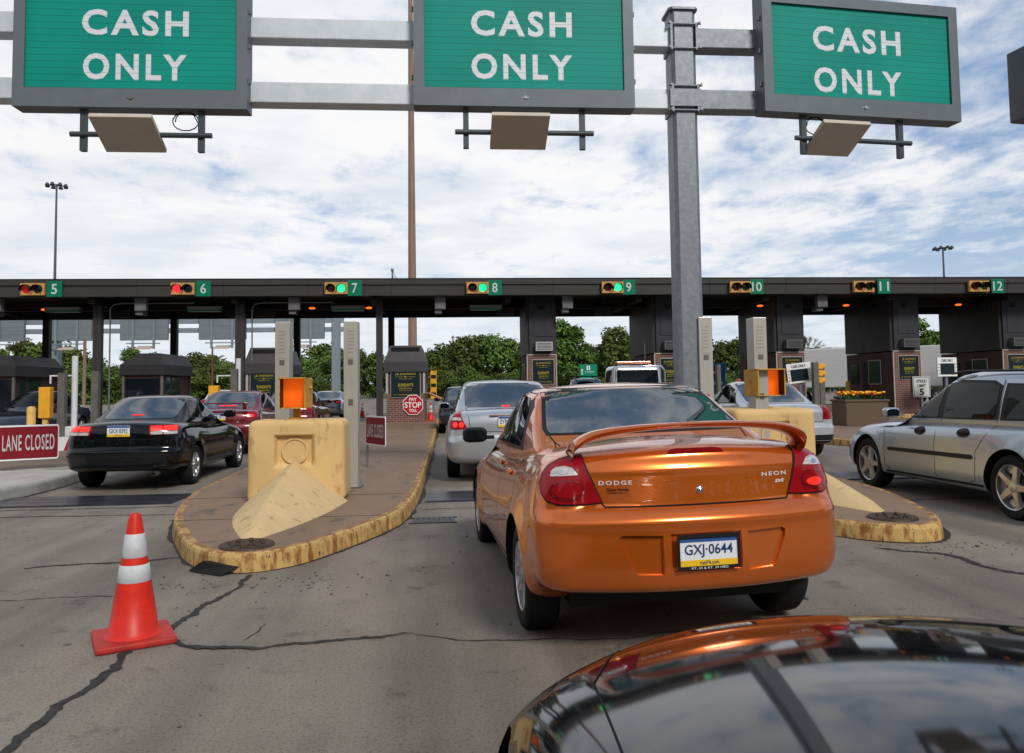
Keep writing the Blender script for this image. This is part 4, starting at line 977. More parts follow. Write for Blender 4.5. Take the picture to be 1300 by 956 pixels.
# --- recovery truck and car with a roof rack in lane 9
tk = thing('tow_truck', 'tow truck cab with an orange light bar above the orange car roof', 'truck', (6.05, 22.2, 0), 0)
b = MB(); b.box(-.98, .98, 0, 2.6, .55, 1.15, b=.04); b.box(-.95, .95, 4.2, 5.6, .55, 1.3, b=.10); b.build('body', P_WHITE, tk)
b = MB(); V3, F3 = rbox(16, 14, 12, (.2, .2, .3)); b.add([((x*.93*(1-.12*(z+1)/2)), 3.4+y*.85-(.12*(z+1)/2)*(1 if y > 0 else -1)*.8, 1.55+z*.52) for x, y, z in V3], F3, 0, True); b.build('cab', P_SILVER, tk, sharp=50)
stk = Skin([([((x*.93*(1-.12*(z+1)/2)), 3.4+y*.85-(.12*(z+1)/2)*(1 if y > 0 else -1)*.8, 1.55+z*.52) for x, y, z in V3], F3)])
stk.patch('rear_window', rr_(-.72, .72, 1.45, 1.93, .07), (lambda x, z: (x, 2, z)), (0, 1, 0), M_GLASS, tk, off=.008, res=.08)
for s in (-1, 1): stk.patch('side_window', [(2.85, 1.45), (3.9, 1.45), (3.75, 1.9), (2.95, 1.93)], (lambda y, z, s=s: (s*1.2, y, z)), (-s, 0, 0), M_GLASS, tk, off=.008, res=.1)
b = MB(); b.box(-.62, .62, 3.1, 3.4, 2.12, 2.22, b=.03); lb_ = b.build('light_bar', mat('amber_dome', (.75, .14, .02), .25, c2=(.45, .06, .01), vscale=7, coat=.6, stretch=(3, 1, 1)), tk)
b = MB(); b.box(-.64, .64, 3.08, 3.42, 2.07, 2.12); b.build('bar_base', M_DARK, lb_)
b = MB(); b.tube([(-.88, 2.3, 1.1), (-.86, 2.3, 1.9), (-.75, 2.3, 2.04), (.75, 2.3, 2.04), (.86, 2.3, 1.9), (.88, 2.3, 1.1)], .035, 8); b.tube([(.2, 2.32, 2.04), (.2, 2.32, 2.75)], .008, 5); b.build('headache_rack', M_CHROME, tk)
for y in (1.2, 4.7):
    for s in (-1, 1): wheel(tk, s*.86, y, .40, .24, s, 6)
sv, sk_ = simple_car('dark_wagon', 'dark car with a roof rack seen beyond the orange car roof', 6.35, 34.0, 0, P_DKBLUE, lit=False, H=1.78, W=1.8, deck=1.15)
b = MB()
for s in (-1, 1): b.tube([(s*.5, 1.3, 1.76), (s*.5, 1.4, 1.86), (s*.5, 2.6, 1.86), (s*.5, 2.7, 1.76)], .03, 6)
for y in (1.5, 2.0, 2.5): b.tube([(-.7, y, 1.87), (.7, y, 1.87)], .02, 6)
b.build('roof_rack', M_DARK, sv)
tk.scale = (.92, .92, .99)

# --- the photographer's own dark car
S = sedan(L=4.45, W=1.74, H=1.13, deck=.93, hood=.86, ax=(.95, 3.55), wr=.30, rb=.7, rt=1.5, fb=2.75, ft=1.9, n=(60, 120, 24), crown=.10, bowf=.55,
    zt=[(0, .90), (1.0, .92), (2.2, .90), (2.75, .865), (3.2, .835), (3.6, .79), (3.9, .74), (4.2, .665), (4.45, .58)],
    wp=[(0, .92), (.5, .98), (1.2, 1), (3.2, 1), (3.8, .98), (4.2, .93), (4.45, .85)], side=[(0, .91), (.15, .97), (.4, 1), (.65, .99), (.85, .955), (1, .92)],
    front=[(0, .12), (.2, .02), (.5, 0), (.75, .05), (1, .22)],
    win=side_windows(1.2, 1.6, 2.7, 2.0, .95, 1.2, 1.95), mirror=(2.45, .90), seams=[([(-.70, 2.95), (-.66, 3.6), (-.52, 4.02), (-.3, 4.10), (.3, 4.10), (.52, 4.02), (.66, 3.6), (.70, 2.95)], 'top')])
co = thing('black_car', 'black glossy bonnet filling the lower right corner, mirroring the orange car', 'car', (.87, -2.10, 0), R(-1)); co.scale = (1, 1, 1.16)
so = build_car(co, S, P_BLACK)

# ------------------------------------------------------------------ gantry with overhead signs
gt = thing('sign_gantry', 'galvanised gantry of paired beams on a thick post over the lanes', 'gantry', (0, 10, 0))
b = MB()
def octo(hw_, c=.045): return [(-hw_+c, -hw_), (hw_-c, -hw_), (hw_, -hw_+c), (hw_, hw_-c), (hw_-c, hw_), (-hw_+c, hw_), (-hw_, hw_-c), (-hw_, -hw_+c)]
for x in (3.19, -13.0):
    b = MB(); b.prism(octo(.168), .15, 6.40, M=Matrix.Translation((x, .17, 0))); b.prism(octo(.20), 6.40, 6.43, M=Matrix.Translation((x, .17, 0))); b.prism(octo(.26), .15, .19, M=Matrix.Translation((x, .17, 0)))
    b.build('post', M_GALV, gt)
for z0, z1 in ((5.90, 6.17), (5.06, 5.33)):
    for x0, x1 in ((-12.83, 3.02), (3.36, 4.6)):
        b = MB(); b.box(x0, x1, .03, .28, z0, z1, b=.012); b.build('beam', mat('lit_beam_steel', (.62, .68, .72), .5, .25, c2=(.50, .56, .60), vscale=5, bump=.05) if x0 < 0 else M_GALV, gt)  # left beams paler: their brightness from sky and sun is put into the colour
    b = MB()
    for s in (-1, 1):
        b.box(3.19+s*.172-.015, 3.19+s*.172+.015, -.03, .33, z0-.05, z1+.05)
        for zz in (z0-.03, z1+.03): b.tube([(3.19+s*.20, -.035, zz), (3.19+s*.20, -.07, zz)], .018, 6)
    b.box(2.98, 3.40, -.035, -.003, z0+.02, z1-.02) if z0 < 5.5 else None
    for zz in (z0-.03, z1+.03): b.tube([(2.96, -.02, zz), (3.42, -.02, zz)], .012, 6)
    b.build('clamp', M_GALV, gt)
b = MB(); b.tube([(-2.5+.02, .1, 6.35), (-2.5+.02, .1, 6.6)], .01); 
def stripe_mat():
    m = bpy.data.materials.new('sign_green'); m.use_nodes = True; t = m.node_tree; b = t.nodes['Principled BSDF']; g = t.nodes.new; l = t.links.new
    tcn = g('ShaderNodeTexCoord'); s = g('ShaderNodeSeparateXYZ'); l(tcn.outputs['Object'], s.inputs[0])
    mm = g('ShaderNodeMath'); mm.operation = 'MULTIPLY'; mm.inputs[1].default_value = 1/.082; l(s.outputs[2], mm.inputs[0])
    fr = g('ShaderNodeMath'); fr.operation = 'FRACT'; l(mm.outputs[0], fr.inputs[0])
    r = g('ShaderNodeValToRGB'); e = r.color_ramp.elements; e[0].position = 0; e[0].color = (0, .16, .13, 1); e[1].position = .09; e[1].color = (0, .29, .235, 1); e.new(.07).color = (0, .17, .14, 1)
    l(fr.outputs[0], r.inputs[0])
    n = g('ShaderNodeTexNoise'); n.inputs['Scale'].default_value = .9; n.inputs['Detail'].default_value = 6; l(tcn.outputs['Object'], n.inputs['Vector'])
    r3 = g('ShaderNodeValToRGB'); r3.color_ramp.elements[0].position = .35; r3.color_ramp.elements[0].color = (.82, .82, .82, 1); r3.color_ramp.elements[1].position = .65; l(n.outputs['Fac'], r3.inputs[0])
    mx = g('ShaderNodeMix'); mx.data_type = 'RGBA'; mx.blend_type = 'MULTIPLY'; mx.inputs[0].default_value = 1; l(r.outputs[0], mx.inputs[6]); l(r3.outputs[0], mx.inputs[7])
    l(mx.outputs[2], b.inputs['Base Color']); b.inputs['Roughness'].default_value = .55; b.inputs['Specular IOR Level'].default_value = .2; return m
M_SGREEN = stripe_mat()
M_SFRAME = mat('sign_frame_grey', (.14, .165, .185), .5, .2, var=.08, vscale=3)
def letter_mat():
    m = bpy.data.materials.new('sign_letters'); m.use_nodes = True; t = m.node_tree; b = t.nodes['Principled BSDF']; g = t.nodes.new; l = t.links.new
    tcn = g('ShaderNodeTexCoord'); s = g('ShaderNodeSeparateXYZ'); l(tcn.outputs['Object'], s.inputs[0])
    mm = g('ShaderNodeMath'); mm.operation = 'MULTIPLY'; mm.inputs[1].default_value = 1/.082; l(s.outputs[1], mm.inputs[0])
    fr = g('ShaderNodeMath'); fr.operation = 'FRACT'; l(mm.outputs[0], fr.inputs[0])
    r = g('ShaderNodeValToRGB'); e = r.color_ramp.elements; e[0].position = .06; e[0].color = (.22, .42, .40, 1); e[1].position = .09; e[1].color = (.68, .70, .75, 1)
    l(fr.outputs[0], r.inputs[0]); l(r.outputs[0], b.inputs['Base Color']); b.inputs['Roughness'].default_value = .5; return m
M_LET = letter_mat()
M_ANT = mat('antenna_cream', (.52, .46, .39), .6, var=.05)
M_ABR = mat('bracket_steel', (.07, .09, .10), .5, .4)
def oversign(label, alabel, x0, x1, z0, z1, y, rz, bl, bb, ax_, aw, shear, cable=True, words=(('CASH', .0), ('ONLY', 1))):
    W = x1-x0; H = z1-z0
    t = thing('overhead_sign', label, 'overhead sign', (x0, y, z0), rz, group='green cash only signs on the gantry')
    fb, fs = .235, .135      # bottom frame and side frame widths
    b = MB(); b.box(0, W, -.02, .0-.0, 0, fb); b.box(0, W, -.02, 0, H-fb*.6, H); b.box(0, fs, -.02, 0, fb, H-fb*.6); b.box(W-fs, W, -.02, 0, fb, H-fb*.6)
    b.box(0, W, 0, .24, 0, .02); b.box(0, W, 0, .24, H-.02, H); b.box(0, .02, 0, .24, .02, H-.02); b.box(W-.02, W, 0, .24, .02, H-.02); b.box(.02, W-.02, .20, .24, .02, H-.02)
    for zz in (.35, .8, 1.25):
        b.box(W, W+.03, .04, .08, zz, zz+.06); b.box(-.03, 0, .04, .08, zz, zz+.06)
    b.build('frame', M_SFRAME, t)
    b = MB(); b.box(fs-.01, W-fs+.01, .012, .03, fb-.01, H-fb*.6+.01); b.build('green_panel', M_SGREEN, t)
    b = MB(); b.tube([(W/2, -.022, fb*.5), (W/2, -.034, fb*.5)], .022, 6); b.box(W/2-.05, W/2+.05, -.024, -.021, fb*.5-.006, fb*.5+.006); b.build('latch', M_SSD if x0 < -1 else M_CHROME, t)
    for wd, (cx, cz, ww, hh) in zip(('CASH', 'ONLY'), bl):
        text('lettering', wd, ww, hh, M_LET, t, (cx-x0, .010, cz-z0), bold=.030, depth=.0, space=1.25)
    # antenna under the sign
    a = thing('toll_antenna', alabel, 'antenna', (x0, y, z0), rz, group='flat toll antennas below the signs')
    b = MB()
    for px_ in bb: b = MB(); b.box(px_-x0-.035, px_-x0+.035, .06, .13, -.52, 0); b.build('hanger', M_ABR, a)
    b = MB(); b.tube([(bb[0]-x0-.14, .05, -.32), (bb[1]-x0+.14, .05, -.32)], .033, 12); b.build('cross_pipe', M_ABR, a)
    b = MB(); cx = ax_-x0; Mx = Matrix.Translation((cx, -.0, -.32)) @ Matrix.Rotation(R(-27), 4, 'X')
    b.box(-aw, aw, -.30, .30, -.03, .03, b=.008, M=Mx); b.build('flat_panel', M_ANT, a)
    b = MB(); b.box(-.06, .06, -.06, .06, .03, .08, M=Mx); b.build('mount', M_ABR, a)
    if cable:
        b = MB(); cx0 = (bb[1] if x0 < 0 else bb[0])-x0+(-.2 if x0 < 0 else .2)
        b.tube([(cx0+.16*math.cos(k*.5)*(1 if k < 13 else .8), .12, -.12+.12*math.sin(k*.5)) for k in range(20)], .008, 5); b.build('cable', M_DARK, a)
    return t
oversign('green CASH ONLY sign hanging leftmost on the gantry', 'tilted flat antenna below the leftmost green sign', -5.23, -2.44, 4.90, 6.62, 9.86, 0, [(-3.80, 5.98, 1.28, .33), (-3.80, 5.42, 1.24, .34)], (-4.43, -3.02), -3.86, .365, R(-30))
oversign('green CASH ONLY sign in the middle, in front of the brown pole', 'nearly square-on flat antenna below the middle green sign', -.38, 2.47, 4.99, 6.71, 9.86, 0, [(1.01, 6.09, 1.31, .345), (1.01, 5.52, 1.31, .345)], (.28, 1.79), .96, .365, R(6), cable=False)
oversign('green CASH ONLY sign to the right of the thick gantry post', 'tilted flat antenna below the sign beyond the thick post', 4.20, 7.14, 4.98, 6.60, 9.84, R(6), [(5.60, 6.03, 1.32, .35), (5.60, 5.46, 1.32, .35)], (4.80, 6.25), 5.22, .34, R(34))
t = thing('message_sign', 'dark grey sign case cut off at the upper right edge', 'overhead sign', (7.94, 9.75, 4.98), R(8))
b = MB(); b.box(0, 2.6, 0, .45, 0, 1.0, b=.02); b.box(.10, 2.5, -.03, 0, .08, .16); b.box(.10, 2.5, -.03, 0, .84, .92); b.box(.10, .18, -.03, 0, .16, .84); b.box(2.42, 2.5, -.03, 0, .16, .84); b.box(.04, .08, -.05, .02, .3, .7); b.build('case', mat('case_grey', (.09, .10, .115), .5, .3, var=.1), t)
b = MB(); b.box(.18, 2.42, -.02, -.004, .16, .84); b.build('display', mat('display_pale', (.55, .60, .62), .3), t)
b = MB(); b.tube([(1.3, .2, 1.0), (1.3, .2, 2.2)], .01); b.build('cable', M_DARK, t)

# ------------------------------------------------------------------ canopy
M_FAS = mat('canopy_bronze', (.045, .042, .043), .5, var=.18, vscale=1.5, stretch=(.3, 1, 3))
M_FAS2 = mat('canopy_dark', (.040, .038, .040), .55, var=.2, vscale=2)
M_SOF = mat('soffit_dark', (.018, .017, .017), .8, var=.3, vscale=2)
M_COLM = mat('column_bronze', (.045, .042, .045), .5, var=.1, vscale=4)
cn = thing('toll_canopy', 'long dark flat canopy spanning all the toll lanes', 'canopy', (0, 29, 0))
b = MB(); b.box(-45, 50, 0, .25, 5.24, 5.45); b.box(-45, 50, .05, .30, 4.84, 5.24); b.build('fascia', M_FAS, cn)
b = MB()
for k in range(32): b.box(-44+k*3.0, -43.985+k*3.0, -.006, .0, 5.245, 5.445); b.box(-44+k*3.0, -43.985+k*3.0, .044, .05, 4.845, 5.235)
b.box(-45, 50, -.02, .02, 5.45, 5.47); b.build('fascia_joint', M_SOF, cn)
b = MB(); b.box(-45, 50, .30, 6.5, 5.0, 5.40); b.build('roof', M_FAS2, cn)
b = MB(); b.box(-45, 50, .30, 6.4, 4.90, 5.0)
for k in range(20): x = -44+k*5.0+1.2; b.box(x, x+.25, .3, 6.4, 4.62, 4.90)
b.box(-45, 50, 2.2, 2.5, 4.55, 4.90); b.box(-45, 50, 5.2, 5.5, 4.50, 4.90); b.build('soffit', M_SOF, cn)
for x, y, hw_ in ((-12.71, 1.0, .14), (-7.62, 1.0, .16), (-2.50, 1.0, .12), (-17.8, 1.0, .15), (-22.9, 1.0, .15)):
    b = MB(); b.box(x-hw_, x-hw_*.25, y-hw_, y+hw_, .15, 4.9); b.box(x-hw_*.25, x+hw_, y-hw_*.8, y+hw_*.8, .15, 4.9); b.build('column', M_COLM, cn)
for x in (-16.6, -11.45, -6.35, -2.35, -21.8):
    b = MB(); b.box(x-.13, x+.13, 5.2, 5.46, .15, 4.9); b.build('column', mat('column_black', (.02, .019, .02), .5), cn)
b = MB()
for x in (-12.3, -7.2): b.tube([(x, 1.0, .3), (x, 1.0, 4.5), (x+.1, 1.0, 4.65), (x+.4, 1.0, 4.7), (x+3, 1.0, 4.7)], .03, 6)
b.build('conduit', M_GALV, cn)
M_FIX = mat('fixture_green', (.05, .20, .13), .3, c2=(.03, .12, .08), vscale=3)
M_ORG = mat('orange_lamp_glow', (1.0, .18, .02), .4, emit=1.2)
for x in (-14.1, -9.0, -3.7, 1.55, ):
    t = thing('canopy_light', 'long green-edged light under the canopy %s' % {-14.1: 'below the number 5', -9.0: 'below the number 6', -3.7: 'below the number 7', 1.55: 'below the number 8'}[x], 'light fixture', (x, 30.3, 4.50), group='long lights under the canopy')
    b = MB(); b.box(-.62, .62, -.12, .12, -.02, .09); b.build('housing', mat('fixture_grey', (.22, .23, .23), .5), t)
    b = MB(); b.box(-.60, .60, -.125, .10, -.10, -.02, b=.01); b.build('diffuser', M_FIX, t)
for x, nm in ((-16.0, 'far left of the number 5'), (-11.0, 'between the numbers 5 and 6'), (-5.55, 'between the numbers 6 and 7'), (-.2, 'between the numbers 7 and 8'), (4.6, 'between the numbers 8 and 9'), (14.6, 'between the numbers 10 and 11')):
    b = MB(); b.box(x-.2, x+.2, 29.35, 29.6, 4.36, 4.84, b=.01); b.box(x-.2, x+.05, 29.45, 29.9, 4.22, 4.36); tagp(b.build('camera_box', mat('box_grey', (.13, .13, .14), .5, var=.2)), 'small grey camera box under the canopy '+nm, 'camera', 'camera boxes under the canopy')
for x, nm in ((-14.9, 'by number 5'), (-5.1, 'left of number 7'), (-2.95, 'right of number 7'), (12.6, 'near number 10'), (16.2, 'near number 11'), (21.0, 'near number 12')):
    b = MB(); b.lathe([(.001, -.05), (.10, -.05), (.13, .0), (.001, .03)], 14, M=Matrix.Translation((x, 30.6, 4.56))); tagp(b.build('soffit_lamp', M_ORG), 'round orange lamp glowing under the canopy '+nm, 'lamp', 'orange lamps under the canopy')
# black housings hanging under the canopy
for x, nm in ((-7.95, 'near lane 6'), (-6.9, 'beside the tall column of lane 7'), (2.35, 'right of the number 8'), (6.25, 'below the number 9'), (-12.2, 'near lane 5')):
    b = MB(); b.box(x-.35, x+.35, 30.5, 31.0, 4.25, 4.55, b=.02); b.box(x-.1, x+.1, 30.7, 30.9, 4.5, 4.92); tagp(b.build('camera_housing', M_SOF), 'black housing hung under the canopy '+nm, 'camera', 'black housings under the canopy')

# lane numbers and signals
M_NGR = mat('number_green', (0, .16, .09), .45, var=.1); M_NW = mat('number_white', (.50, .56, .55), .5)
M_SIGY = mat('signal_yellow', (.60, .35, .12), .55, c2=(.42, .22, .06), vscale=8)
M_LR0 = mat('lens_red_off', (.06, .006, .008), .2); M_LG0 = mat('lens_green_off', (.006, .03, .012), .2); M_LR1 = mat('lens_red_on', (1.0, .03, .04), .3, emit=1.3); M_LR2 = mat('lens_red_dim', (.45, .012, .02), .3, emit=.35); M_LG1 = mat('lens_green_on', (.02, 1.0, .38), .3, emit=1.1); M_LD = mat('lens_dark_blue', (.01, .015, .03), .2)
NUM = [(5, -13.78, -.72, M_LR2, M_LD), (6, -8.66, -.71, M_LR1, M_LD), (7, -3.30, -.66, M_LR0, M_LG1), (8, 1.82, -.64, M_LR0, M_LG1), (9, 6.85, -.62, M_LR0, M_LG1), (10, 11.81, -.66, M_LR0, M_LG0), (11, 16.87, -.84, M_LR0, M_LG0), (12, 21.51, -.80, M_LR0, M_LG0)]
st_ = {5: 'dim red', 6: 'bright red', 7: 'lit green', 8: 'lit green', 9: 'lit green', 10: 'unlit', 11: 'unlit', 12: 'unlit'}
for n_, x, dx, ml, mr_ in NUM:
    t = thing('lane_number', 'green lane number %d on the canopy edge' % n_, 'number sign', (x, 28.92, 5.10), group='lane numbers on the canopy')
    b = MB(); b.box(-.26, .26, 0, .04, -.28, .28, b=.006); b.build('panel', M_NGR, t)
    text('number', str(n_), .20 if n_ < 10 else .38, .36, M_NW, t, (0, -.002, 0), bold=.012, depth=.002)
    t = thing('lane_signal', '%s two-lens signal beside lane number %d' % (st_[n_], n_), 'traffic signal', (x+dx, 28.86, 5.09), group='two-lens signals on the canopy')
    b = MB(); b.box(-.41, .41, 0, .12, -.215, .215, b=.01); b.build('housing', M_SIGY, t)
    for s, m in ((-1, ml), (1, mr_)):
        b = MB(); b.lathe([(.001, -.02), (.10, -.016), (.15, 0)], 24, axis='y', M=Matrix.Translation((s*.19, 0, 0))); b.build('lens', m, t)
        b = MB()
        vs = []; k = 18
        for i in range(k+1):
            a = R(-20+220*i/k); vs += [(s*.19+.165*math.cos(a), 0, .165*math.sin(a)), (s*.19+.165*math.cos(a), -.20, .165*math.sin(a)-.02)]
        b.add(vs, [(2*i, 2*i+2, 2*i+3, 2*i+1) for i in range(k)], 0, True); b.build('visor', M_DARK, t)

# ------------------------------------------------------------------ booths
def brick_mat(name, c1, c2, mort):
    m = bpy.data.materials.new(name); m.use_nodes = True; t = m.node_tree; b = t.nodes['Principled BSDF']; g = t.nodes.new; l = t.links.new
    tcn = g('ShaderNodeTexCoord'); s = g('ShaderNodeSeparateXYZ'); l(tcn.outputs['Object'], s.inputs[0])
    ad = g('ShaderNodeMath'); ad.operation = 'ADD'; l(s.outputs[0], ad.inputs[0]); l(s.outputs[1], ad.inputs[1])
    c = g('ShaderNodeCombineXYZ'); l(ad.outputs[0], c.inputs[0]); l(s.outputs[2], c.inputs[1])
    br = g('ShaderNodeTexBrick'); br.inputs['Scale'].default_value = 1; br.inputs['Brick Width'].default_value = .22; br.inputs['Row Height'].default_value = .075; br.inputs['Mortar Size'].default_value = .008
    br.inputs['Color1'].default_value = (*c1, 1); br.inputs['Color2'].default_value = (*c2, 1); br.inputs['Mortar'].default_value = (*mort, 1); l(c.outputs[0], br.inputs['Vector'])
    l(br.outputs['Color'], b.inputs['Base Color']); b.inputs['Roughness'].default_value = .8
    return m
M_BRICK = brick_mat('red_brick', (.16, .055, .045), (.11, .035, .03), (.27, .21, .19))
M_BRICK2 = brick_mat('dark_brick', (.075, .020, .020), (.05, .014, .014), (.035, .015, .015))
M_HOOD = mat('booth_hood', (.055, .052, .058), .5, var=.1, vscale=3)
M_TOW = mat('tower_cladding', (.022, .020, .020), .6, c2=(.045, .041, .039), vscale=2.5, stretch=(3, 3, .25))
M_TOWF = mat('tower_front', (.036, .037, .044), .5, var=.15, vscale=2)
M_BG = mat('booth_glass', (.01, .03, .032), .05, spec=.9, ior=1.6)
M_PAN = mat('sign_panel_dark', (.012, .022, .026), .3)
M_GOLD = mat('sign_gold', (.42, .33, .03), .5)
M_TRIM = mat('pale_trim', (.42, .38, .36), .6)
def advert(t, x, y, z, w, h):
    b = MB(); b.box(x-w/2-.02, x+w/2+.02, y-.02, y-.001, z-h/2-.02, z+h/2+.02); fr_ = b.build('sign_board', M_TRIM, t)
    b = MB(); b.box(x-w/2, x+w/2, y-.030, y-.021, z-h/2, z+h/2); b.build('board_face', M_PAN, fr_)
    text('board_text', 'J.B. DAWSON\'S', w*.70, h*.10, M_GOLD, fr_, (x, y-.032, z+h*.36), bold=.01)
    b = MB(); b.box(x-w*.35, x+w*.35, y-.0325, y-.031, z+h*.262, z+h*.27); b.add([(x-.04*w, y-.0335, z+h*.265), (x, y-.0335, z+h*.235), (x+.04*w, y-.0335, z+h*.265), (x, y-.0335, z+h*.295)], [(0, 1, 2, 3)]); b.build('board_rule', M_GOLD, fr_)
    text('board_text', 'RESTAURANT & BAR', w*.42, h*.03, M_GOLD, fr_, (x, y-.032, z+h*.19))
    text('board_text', 'SUNDAY\'S', w*.52, h*.12, M_GOLD, fr_, (x, y-.032, z-h*.04), bold=.02)
    text('board_text', 'Kids Eat Free', w*.42, h*.06, M_GOLD, fr_, (x, y-.032, z-h*.17), bold=.01)
    text('board_text', 'with adult entree', w*.45, h*.035, M_GOLD, fr_, (x, y-.032, z-h*.25))
    text('board_text', 'EXIT · COLONIAL PARK · HARRISBURG', w*.8, h*.045, M_GOLD, fr_, (x, y-.032, z-h*.41))
def low_booth(label, x0, x1, y, depth, z0=.15, eave=2.05, wall=1.22, top=3.05, kind='ad'):
    t = thing('toll_booth', label, 'toll booth', ((x0+x1)/2, y, 0), group='low toll booths with tapered hoods')
    hw_ = (x1-x0)/2; br = M_BRICK if kind == 'ad' else M_BRICK2
    b = MB(); b.box(-hw_+.02, hw_-.02, .02, depth-.02, z0, wall); b.build('brick_base', br, t)
    b = MB(); b.box(-hw_+.04, hw_-.04, .04, depth-.04, wall, eave); b.build('wall', M_HOOD if kind == 'ad' else M_BRICK2, t)
    for sx in (-1, 1):
        for yy_ in (0, depth-.08): b = MB(); b.box(sx*hw_-(.08 if sx > 0 else 0), sx*hw_+(.08 if sx < 0 else 0), yy_, yy_+.08, wall if kind == 'ad' else z0, eave); b.build('corner_post', M_TRIM if kind == 'ad' else mat('post_taupe', (.12, .11, .105), .6), t)
    b = MB(); e = .06
    b.prism([(-hw_-e, -e), (hw_+e, -e), (hw_+e, depth+e), (-hw_-e, depth+e)], eave, eave+.38)
    tw = hw_*.80 if kind == 'ad' else hw_*.55
    b.prism([(-hw_-e, -e), (hw_+e, -e), (hw_+e, depth+e), (-hw_-e, depth+e)], eave+.38, top, top=[(-tw if kind == 'ad' else -tw*.6, .12), (hw_*.80, .12), (hw_*.80, depth-.12), (-tw*.6 if kind != 'ad' else -tw, depth-.12)])
    b.build('hood', M_HOOD if kind == 'ad' else mat('booth_hood_black', (.028, .027, .030), .5, var=.15, vscale=3), t)
    b = MB()
    if kind == 'ad': b.box(-tw*.90, tw*.90, -.03+.08, .14, eave+.55, top-.07)
    b.add([(hw_*.985, .5, eave+.48), (hw_*.985, 1.3, eave+.48), (hw_*.90, 1.3, top-.15), (hw_*.90, .5, top-.15)], [(0, 1, 2, 3)])
    b.build('hood_vent', mat('vent_black', (.008, .008, .009), .6), t)
    for q_ in ((1.0, 1.9, .9), (.35, .8, 1.15)): b = MB(); b.box(hw_-.05, hw_-.012, q_[0], q_[1], q_[2], eave-.1); b.build('side_window', M_BG, t)
    if kind == 'ad': advert(t, 0, .0, (wall+eave)/2-.04, (x1-x0)*.74, 1.0)
    else:
        b = MB(); b.box(-hw_+.12, hw_-.12, -.004, .045, z0+.35, eave-.12); b.build('front_window', mat('dark_pane', (.006, .009, .014), .08, spec=.8), t)
    return t
bt = low_booth('low booth with the red pay toll sign beside the brown pole', -2.27, -.80, 30, 3.2)
low_booth('low booth with an advert behind the amber lamp of the yellow barrier', -7.42, -6.1, 30, 3.6, top=3.02)
low_booth('low dark booth with a sloping hood directly behind the black coupe', -11.85, -10.40, 30, 3.2, top=2.85, kind='dark')
low_booth('low dark booth above the lane closed sign at the left edge', -17.2, -15.35, 29.5, 3.4, top=2.80, kind='dark')
# pay toll octagon
t = thing('stop_sign', 'red octagonal pay toll sign low on the brick booth', 'stop sign', (-1.26, 29.96, .80))
oc = [(.38*math.cos(R(22.5+45*k)), .38*math.sin(R(22.5+45*k))) for k in range(8)]
M_SR = mat('sign_red', (.42, .010, .022), .45, var=.1, vscale=4)
b = MB(); b.add([(x*1.07, -.0, z*1.07) for x, z in oc]+[(x*1.07, .02, z*1.07) for x, z in oc], [tuple(range(8)), tuple(reversed(range(8, 16)))]+[(i, i+8, (i+1) % 8+8, (i+1) % 8) for i in range(8)]); b.build('border', M_LETW, t)
b = MB(); b.add([(x, -.006, z) for x, z in oc], [tuple(range(8))]); b.build('face', M_SR, t)
for s_, w_, h_, z in (('PAY', .28, .12, .21), ('STOP', .62, .22, -.0), ('TOLL', .30, .12, -.21)): text('lettering', s_, w_, h_, M_LETW, t, (0, -.008, z), bold=.02, depth=.002)

def tower(label, x0, x1, y, depth, z1=4.9):
    t = thing('toll_booth', label, 'toll booth', ((x0+x1)/2, y, 0), group='tall tower booths reaching the canopy')
    hw_ = (x1-x0)/2
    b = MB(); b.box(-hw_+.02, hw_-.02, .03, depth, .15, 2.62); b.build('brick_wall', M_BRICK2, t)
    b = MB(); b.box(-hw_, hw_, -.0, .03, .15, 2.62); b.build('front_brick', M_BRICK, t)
    b = MB(); b.box(-hw_-.015, -hw_+.02, -.015, .03, .15, 2.64); b.box(-hw_-.015, hw_+.015, -.015, .03, 2.62, 2.66); b.box(hw_-.02, hw_+.015, -.015, .03, .15, 2.62); b.build('brick_trim', M_TRIM, t)
    b = MB(); b.box(-hw_-.02, hw_+.02, .12, depth, 2.66, z1); b.build('tower', M_TOW, t)
    b = MB(); b.box(-hw_+.10, hw_+.02, .05, .12, 2.66, z1); b.box(-hw_+.28, hw_-.12, .03, .05, 3.35, 4.35); b.build('front_panel', M_TOWF, t)
    b = MB(); b.box(-.12, .12, .02, .05, 4.38, 4.55); b.build('louvre', M_SOF, t)
    b = MB(); b.box(-.25, .40, -.25, .05, 2.78, 3.12, b=.01)
    ac = b.build('air_conditioner', mat('ac_grey', (.10, .10, .105), .5) if x0 > 7 else mat('ac_pale', (.40, .41, .42), .5), t)
    b = MB()
    for k in range(5): b.box(-.20, .35, -.256, -.251, 2.83+k*.055, 2.85+k*.055)
    b.build('grille', M_SOF, ac)
    b = MB(); b.box(-hw_-.0, -hw_+.018, 1.95, 2.35, .15, 2.25); b.build('door', M_SOF, t)
    for q_ in ((.95, 1.85, 2.30), (2.75, 3.3, 2.2)): b = MB(); b.box(-hw_-.01, -hw_+.018, q_[0], q_[1], 1.35, q_[2]); b.build('side_window', M_BG, t)
    b = MB()
    for a in ((.92, .95, 1.32, 2.33), (1.85, 1.88, 1.32, 2.33), (.95, 1.85, 2.30, 2.33), (.95, 1.85, 1.32, 1.35)): b.box(-hw_-.016, -hw_+.01, a[0], a[1], a[2], a[3])
    b.build('window_frame', M_TRIM, t)
    advert(t, .05, -.0, 1.98, .82, .92)
    return t
tower('tall booth tower with a pale air conditioner, right of the silver sedan', 3.09, 4.22, 30, 2.6)
tower('tall booth tower partly behind the thick gantry post', 8.06, 9.25, 30, 4.0)
tower('tall booth tower behind the steel column and pale silver sedan', 12.95, 14.10, 30, 3.9)
